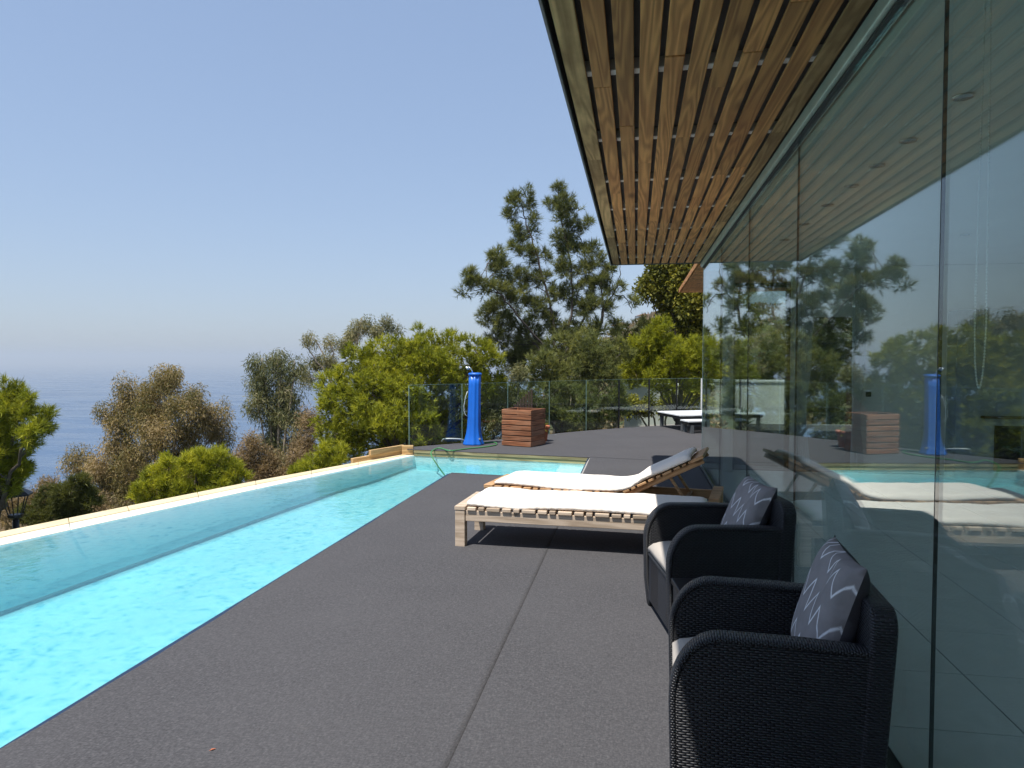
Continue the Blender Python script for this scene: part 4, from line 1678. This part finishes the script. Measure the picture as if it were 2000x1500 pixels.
TUFT, WIDE, LEAFN, NPA = 2.0, 1.6, 2.8, 2.3


def pine(label, px_, dist, lobes, mat, trunks=None, r_clump=.26, npa=1.5, tufts=9, blades=13, length=.13, width=.011, seed=1, group=None, name='pine_tree', up=.45, tint=0., bark='bark', shell=.5, nm_cat='pine tree'):
    t, b = tree(name, label, nm_cat, px_, dist, group)
    C, RR, O = clumps_from_lobes(lobes, dist, npa * NPA, r_clump, seed, shell)
    needles('crown', mat, C, RR, O, int(tufts * TUFT), blades, length, width * WIDE, t, seed + 50, up, tint)
    cen = np.mean([at_d(l[0], l[1], dist + l[3]) for l in lobes], 0)
    if trunks is None:
        trunks = [([b - [0, 0, .3], b * .6 + cen * .4 + [.1, 0, 0], cen], .16, .05)]
        for l in lobes:
            q = at_d(l[0], l[1], dist + l[3])
            trunks.append(([b * .35 + cen * .65, (b * .2 + cen * .8 + q) / 2 + [0, 0, -.1], q], .04, .012))
    wood_tree(t, bark, trunks, C[::6], .012, seed=seed)
    rel(t, b)
    return t


def euc(label, px_, dist, lobes, mat, trunks=None, r_clump=.34, npa=2.2, per=70, length=.10, width=.017, seed=1, group=None, bark='bark_pale', tint=0., shell=.25, hang=.8, name='eucalyptus_tree', cat='eucalyptus'):
    t, b = tree(name, label, cat, px_, dist, group)
    C, RR, O = clumps_from_lobes(lobes, dist, npa * 1.7, r_clump, seed, shell)
    leaves('crown', mat, C, RR, O, int(per * LEAFN), length, width * 1.15, t, seed + 50, hang, tint, 1.25)
    cen = np.mean([at_d(l[0], l[1], dist + l[3]) for l in lobes], 0)
    if trunks is None:
        low = b * .55 + cen * .45
        trunks = [([b - [0, 0, .3], b * .7 + cen * .3 + [.08, .05, 0], low], .13, .09)]
        for l in lobes:
            q = at_d(l[0], l[1] - l[2] * .5, dist + l[3])
            trunks.append(([low, (low + q) / 2 + [0, 0, .15], q], .055, .012))
    wood_tree(t, bark, trunks, C[::3], .010, seed=seed)
    rel(t, b)
    return t


def W3(x, y, d_):
    return at_d(x, y, d_)


# left pine at the edge of the picture
pine('bright green pine beside the lantern below the pool edge', -60, 10.2,
     [(40, 800, 34, 0), (84, 826, 26, .1), (20, 785, 32, .3), (-20, 800, 60, .2), (62, 850, 24, -.2), (20, 860, 46, .2), (-40, 880, 70, 0), (40, 905, 26, .2), (10, 925, 40, .1), (-110, 790, 70, .3), (-120, 870, 80, 0), (-60, 960, 60, .2)],
     'pine_yellow', r_clump=.13, npa=1.5, tufts=10, blades=14, length=.105, width=.006, seed=11, name='pine_tree')

# brown-olive eucalyptus
euc('broad brownish eucalyptus standing alone against the sea', 300, 22.,
    [(325, 740, 38, 0), (255, 765, 32, .3), (300, 790, 62, .4), (370, 790, 52, -.3), (230, 820, 45, .2), (410, 815, 40, .2), (330, 860, 80, .1), (235, 880, 65, .3), (145, 900, 28, .1), (190, 925, 55, 0), (430, 850, 32, .4), (270, 940, 75, .2), (350, 930, 70, 0), (420, 900, 50, .5)],
    'euc_brown', seed=21, per=105, length=.12, width=.019, npa=2.1, tint=.05)
# drooping grey-green eucalyptus
euc('slender grey-green eucalyptus with drooping leaves beside the rounded pine', 540, 19.5,
    [(545, 712, 30, 0), (512, 715, 26, .2), (575, 715, 22, -.2), (520, 760, 42, .1), (565, 765, 38, .2), (500, 800, 24, 0), (540, 815, 44, .3), (580, 830, 36, 0), (530, 865, 40, .2), (575, 880, 38, .3), (550, 920, 40, 0)],
    'euc_grey', seed=31, per=75, length=.13, width=.017, r_clump=.27, npa=2.0, hang=1.1)
# sparse tree behind the rounded pine
tF = [([root_at(650, 27), W3(655, 800, 27), W3(640, 730, 27)], .13, .06), ([W3(640, 730, 27), W3(615, 700, 27), W3(590, 668, 27)], .045, .012), ([W3(640, 730, 27), W3(632, 690, 27), W3(612, 660, 27)], .045, .012), ([W3(640, 730, 27), W3(690, 690, 27), W3(705, 620, 27)], .05, .012), ([W3(690, 690, 27), W3(740, 670, 27), W3(755, 620, 27)], .04, .012), ([W3(640, 730, 27), W3(650, 690, 27), W3(640, 662, 27)], .04, .012)]
euc('sparse tall eucalyptus with bare twigs rising behind the rounded pine', 650, 27.,
    [(608, 668, 18, 0), (640, 668, 16, .2), (705, 635, 22, 0), (690, 655, 26, .2), (755, 628, 18, 0), (770, 640, 14, .2), (735, 650, 22, 0), (620, 705, 22, .3), (650, 710, 26, 0), (670, 675, 20, 0), (600, 740, 22, .2)],
    'euc_grey', trunks=tF, seed=41, per=60, r_clump=.26, npa=1.8, length=.12, width=.02, tint=.22, shell=.1)
# rounded bright pine
pine('large rounded yellow-green pine behind the blue shower', 790, 16.0,
     [(830, 690, 58, 0), (760, 700, 52, .2), (700, 715, 48, 0), (890, 700, 56, .3), (940, 700, 36, .2), (660, 760, 46, 0), (730, 770, 58, -.6), (800, 760, 62, -.3), (870, 760, 60, .2), (935, 760, 40, .4), (640, 815, 34, .1), (690, 830, 50, -.2), (770, 815, 40, -.9), (735, 820, 34, -1.0), (820, 835, 42, -.6), (745, 850, 55, .2), (650, 870, 40, .3), (700, 880, 45, 0), (840, 860, 50, .6), (900, 820, 60, .9), (960, 790, 44, 1.0), (960, 730, 36, .6), (985, 770, 30, 1.2), (790, 870, 50, .8), (860, 720, 50, -.2), (800, 705, 50, -.1), (740, 735, 46, -.3), (680, 790, 44, -.3), (790, 790, 50, .9), (720, 790, 46, .9)],
     'pine_yellow', r_clump=.22, npa=1.45, tufts=10, blades=13, length=.12, width=.0095, seed=51, tint=.06)
pine('low yellow-green pine shrub at the foot of the rounded pine', 620, 14.2,
     [(650, 895, 30, 0), (615, 912, 30, 0), (590, 925, 24, .2), (640, 930, 36, .2)], 'pine_yellow', r_clump=.15, npa=1.5, tufts=10, blades=13, length=.12, width=.008, seed=61, name='pine_shrub', nm_cat='pine shrub', tint=.08)
# bushes along the pool edge
pine('bright yellow-green bush in front of the brownish eucalyptus', 370, 14.5,
     [(385, 905, 34, 0), (330, 930, 38, .1), (420, 915, 38, .1), (455, 935, 28, .2), (290, 960, 32, 0), (360, 955, 50, .2), (430, 965, 40, 0)], 'pine_yellow', r_clump=.15, npa=1.5, tufts=10, blades=13, length=.13, width=.008, seed=71, up=1.2, tint=.20, name='pine_shrub', nm_cat='pine shrub')
pine('small dark green bush between the lantern and the brownish eucalyptus', 130, 13.,
     [(140, 960, 34, 0), (110, 985, 36, .1), (165, 985, 30, .2), (75, 1000, 34, 0), (130, 1010, 40, .2)], 'pine_dark', r_clump=.14, npa=1.5, tufts=10, blades=12, length=.11, width=.008, seed=81, tint=.18, name='pine_shrub', nm_cat='pine shrub')
euc('dry brown thicket between the bright bush and the slender eucalyptus', 500, 17.5,
    [(485, 880, 34, 0), (525, 905, 36, .3), (470, 905, 30, .1), (575, 900, 30, 0), (600, 870, 34, .6), (610, 830, 30, .9), (500, 930, 40, 0), (560, 935, 36, .2)], 'scrub', seed=91, per=80, r_clump=.24, npa=2.2, length=.10, width=.015, hang=.1, name='dry_thicket', cat='shrub')
euc('reddish brown scrub on the slope under the left pine', 110, 20.,
    [(95, 960, 28, 0), (60, 975, 26, 0), (40, 1000, 40, .4), (180, 1000, 36, 0)], 'scrub', seed=95, per=80, r_clump=.25, npa=2.0, length=.11, width=.016, hang=.1, name='dry_thicket', cat='shrub')

# tall open pine with several stems
D0 = 21.0
Hb = root_at(1085, D0)
hub = W3(1090, 690, D0)
stems = [
    ([Hb - [0, 0, .3], W3(1088, 760, D0), W3(1085, 690, D0)], .11, .06),
    ([W3(1085, 690, D0), W3(1080, 620, D0), W3(1055, 520, D0), W3(1030, 440, D0), W3(1018, 395, D0)], .042, .012),
    ([W3(1100, 690, D0), W3(1118, 600, D0), W3(1112, 500, D0), W3(1098, 430, D0), W3(1090, 360, D0)], .042, .012),
    ([W3(1075, 690, D0), W3(1010, 615, D0 - .5), W3(970, 565, D0 - .8), W3(935, 540, D0 - .9)], .035, .010),
    ([W3(1070, 700, D0), W3(1020, 640, D0 + .4), W3(985, 600, D0 + .6), W3(955, 590, D0 + .6)], .03, .010),
    ([W3(1105, 690, D0), W3(1150, 600, D0 + .3), W3(1145, 510, D0 + .4), W3(1130, 455, D0 + .4)], .034, .010),
    ([W3(1110, 690, D0), W3(1172, 640, D0), W3(1175, 560, D0), W3(1180, 530, D0)], .04, .012),
    ([W3(1165, 660, D0), W3(1180, 600, D0 + .2), W3(1205, 560, D0 + .2), W3(1212, 520, D0 + .2)], .03, .010),
    ([W3(1200, 575, D0 + .2), W3(1222, 582, D0 + .2), W3(1235, 612, D0 + .2)], .02, .008),
]
Hl = [(1088, 372, 15, 0), (1098, 395, 22, 0), (1078, 400, 15, .2), (1112, 425, 24, 0), (1120, 455, 24, .3), (1145, 435, 15, .2), (1085, 465, 15, -.2), (1105, 490, 20, .1), (1130, 490, 20, .3), (1155, 485, 16, .3), (1165, 510, 18, .2), (1100, 525, 24, 0), (1140, 530, 22, .3),
      (1028, 380, 13, 0), (1012, 395, 20, 0), (1000, 418, 16, .1), (1035, 405, 14, .1), (1003, 450, 16, 0), (1010, 478, 20, 0), (1040, 455, 12, .1), (1030, 500, 22, .1), (1048, 430, 10, 0),
      (970, 500, 18, -.3), (985, 520, 24, -.4), (960, 525, 14, -.4), (1060, 500, 14, .2), (1020, 540, 28, 0), (1055, 545, 20, .2),
      (918, 540, 18, -.9), (912, 565, 16, -.9), (935, 550, 16, -.8), (955, 562, 20, -.7), (985, 560, 24, -.4), (1010, 585, 28, -.2), (965, 600, 24, .5), (950, 620, 20, .6), (985, 630, 28, .5), (1040, 600, 28, 0), (1075, 575, 22, .1), (1115, 570, 22, .1), (1150, 560, 20, .2), (1172, 545, 22, .1), (1190, 525, 16, .2), (1200, 560, 20, .2), (1160, 590, 24, .1), (1190, 600, 18, .2), (1130, 605, 26, .2), (1080, 630, 28, .2), (1030, 650, 32, .4), (970, 660, 22, .6), (1000, 680, 30, .5), (1120, 650, 30, .3), (1165, 640, 24, .1), (1235, 590, 10, .2), (1200, 640, 16, .3), (1060, 690, 36, .4), (1010, 710, 34, .6), (1120, 700, 36, .4)]
pine('tall dark open pine with several leaning stems against the sky', 1085, D0, Hl, 'pine_grey', trunks=stems, r_clump=.19, npa=1.45, tufts=8, blades=13, length=.17, width=.008, seed=101, shell=.25, tint=.05)
# olive bushy pines before it
pine('olive bushy pine growing close behind the glass railing', 1090, 17.6,
     [(1060, 720, 44, 0), (1110, 740, 46, .2), (1160, 700, 44, .3), (1175, 760, 50, .1), (1120, 800, 50, -.2), (1070, 780, 46, -.3), (1055, 820, 38, -.3), (1150, 670, 32, .5), (1020, 790, 30, .1), (1195, 810, 40, .3), (1130, 850, 50, .2), (1090, 680, 34, .6), (1210, 690, 30, .8)],
     'pine_grey', r_clump=.20, npa=1.35, tufts=10, blades=13, length=.13, width=.009, seed=111, tint=.10)
pine('bright rounded pine bush behind the white platforms', 1300, 19.5,
     [(1290, 655, 34, 0), (1255, 690, 44, .2), (1310, 695, 44, 0), (1350, 690, 36, .3), (1385, 700, 40, .5), (1240, 725, 34, .2), (1290, 735, 40, 0), (1345, 735, 36, .2), (1420, 690, 44, .4), (1440, 740, 44, .3)],
     'pine_yellow', r_clump=.2, npa=1.5, tufts=10, blades=13, length=.13, width=.010, seed=121, tint=.04)
pine('dark pine standing beyond the far window of the house', 1620, 24.,
     [(1600, 640, 50, 0), (1650, 660, 60, .3), (1580, 700, 50, 0), (1640, 730, 60, .2), (1700, 700, 60, .5), (1590, 770, 55, 0), (1660, 790, 60, .2), (1540, 690, 50, .4), (1530, 760, 50, .4), (1620, 580, 40, .2)], 'pine_dark', r_clump=.26, npa=1.2, tufts=9, blades=12, length=.17, width=.014, seed=171)
t24 = 25.0
euc('tall dark broad-leaved tree under the far end of the roof', 1335, t24,
    [(1300, 535, 30, 0), (1345, 540, 40, .2), (1262, 562, 22, 0), (1300, 570, 34, .2), (1345, 590, 42, 0), (1320, 620, 40, .3), (1375, 560, 44, .4), (1380, 620, 46, .3), (1280, 520, 24, .2), (1330, 505, 36, .2), (1375, 500, 40, .2), (1350, 660, 44, .3), (1420, 560, 50, .6), (1430, 630, 50, .6)],
    'broad', seed=131, per=85, r_clump=.34, npa=1.9, length=.15, width=.06, hang=.2, shell=.4, name='broadleaf_tree', cat='tree', bark='bark')
pine('dark pine mass farther back between the tall pine and the roof', 1190, 30.,
     [(1150, 690, 30, 0), (1200, 680, 22, .3), (1230, 670, 22, 0), (1190, 720, 40, 0), (1240, 700, 30, .3), (1130, 730, 40, 0), (1216, 652, 20, .2), (1252, 648, 20, 0), (1275, 640, 22, .2)], 'pine_dark', r_clump=.3, npa=1.5, tufts=9, blades=12, length=.18, width=.016, seed=141)
pine('dark low pine undergrowth behind the blue shower and the glass railing', 900, 18.5,
     [(830, 830, 40, 0), (880, 850, 46, 0), (940, 845, 46, .3), (990, 840, 40, .2), (860, 890, 50, 0), (930, 890, 50, .2), (1010, 880, 46, 0), (1000, 800, 34, .4), (950, 800, 36, .3)], 'pine_dark', r_clump=.22, npa=1.3, tufts=9, blades=12, length=.13, width=.011, seed=181, name='pine_shrub', nm_cat='pine shrub')
euc('grey leafy shrub behind the railing near the olive pine', 1040, 16.6,
    [(1010, 740, 26, 0), (1000, 775, 24, .1), (960, 770, 26, -.1), (970, 810, 30, -.2), (1015, 820, 30, .2)], 'euc_grey', seed=151, per=80, r_clump=.2, npa=2.0, length=.09, width=.014, hang=.2, name='leafy_shrub', cat='shrub')
euc('green climbing shrub against the pale garden wall', 1300, 21.3,
    [(1300, 790, 26, 0), (1262, 795, 22, .1), (1345, 775, 26, .1), (1365, 760, 24, .2), (1230, 790, 22, 0)], 'broad', seed=161, per=70, r_clump=.2, npa=1.8, length=.09, width=.04, hang=.2, tint=.2, name='climbing_shrub', cat='shrub')

# scrub that covers the slopes: nobody could count it
r_ = np.random.default_rng(5)
ns = 2600
sd = 28 + 380 * r_.random(ns) ** 1.6
sa = np.radians(r_.uniform(-62, 14, ns))
sx, sy = sd * np.sin(sa), sd * np.cos(sa)
sz = terrain_z(sx, sy)
Cc = np.stack([sx, sy, sz + .25], 1)
Rr = r_.uniform(.5, 1.3, ns) * (1 + sd / 200)
u = unit(r_.normal(size=(ns, 34, 3)) + [0, 0, .5])
P = Cc[:, None, :] + u * (Rr[:, None] * r_.uniform(.4, 1, (ns, 34)))[..., None] * [1, 1, .7]
N = ns * 34
T = (r_.normal(.45, .25, (ns, 1)) + r_.normal(0, .1, (ns, 34))).reshape(N)
g_o = leaf_mesh('hillside_scrub', 'scrub', P.reshape(N, 3), unit(u + r_.normal(size=u.shape) * .6).reshape(N, 3), np.repeat(Rr, 34) * .6, np.repeat(Rr, 34) * .35, T)
tag(g_o, 'low dry scrub covering the slope down to the sea', 'scrub', kind='stuff')

# ------------------------------------------------------------------ hazy air
HAZE = 1.0
if HAZE:
    t = NT('haze')
    t.n.remove(t.b)
    pv = t.new('ShaderNodeVolumePrincipled')
    pv.inputs['Color'].default_value = (.76, .84, .93, 1)
    pv.inputs['Density'].default_value = 2.8e-4 * HAZE
    pv.inputs['Anisotropy'].default_value = .2
    t.t.links.new(pv.outputs[0], t.out.inputs['Volume'])
    M['haze'] = t.m
    h = MB().box(-34000, 34000, -34000, 34000, SEA_Z - 14, 60).build('haze', 'haze')
    tag(h, 'pale sea haze in the air', 'haze', kind='stuff')

# a dry leaf on the carpet
dl = at_z(408, 1467, .004)
o = MB().add([(0, 0, 0), (.012, .006, .004), (.028, 0, .002), (.013, -.007, .006), (.014, 0, .001)], [(0, 1, 4), (1, 2, 4), (2, 3, 4), (3, 0, 4)]).build('dry_leaf', 'terracotta', None, (float(dl[0]), float(dl[1]), .005), R(40))
tag(o, 'tiny dry orange leaf lying on the dark carpet', 'leaf')
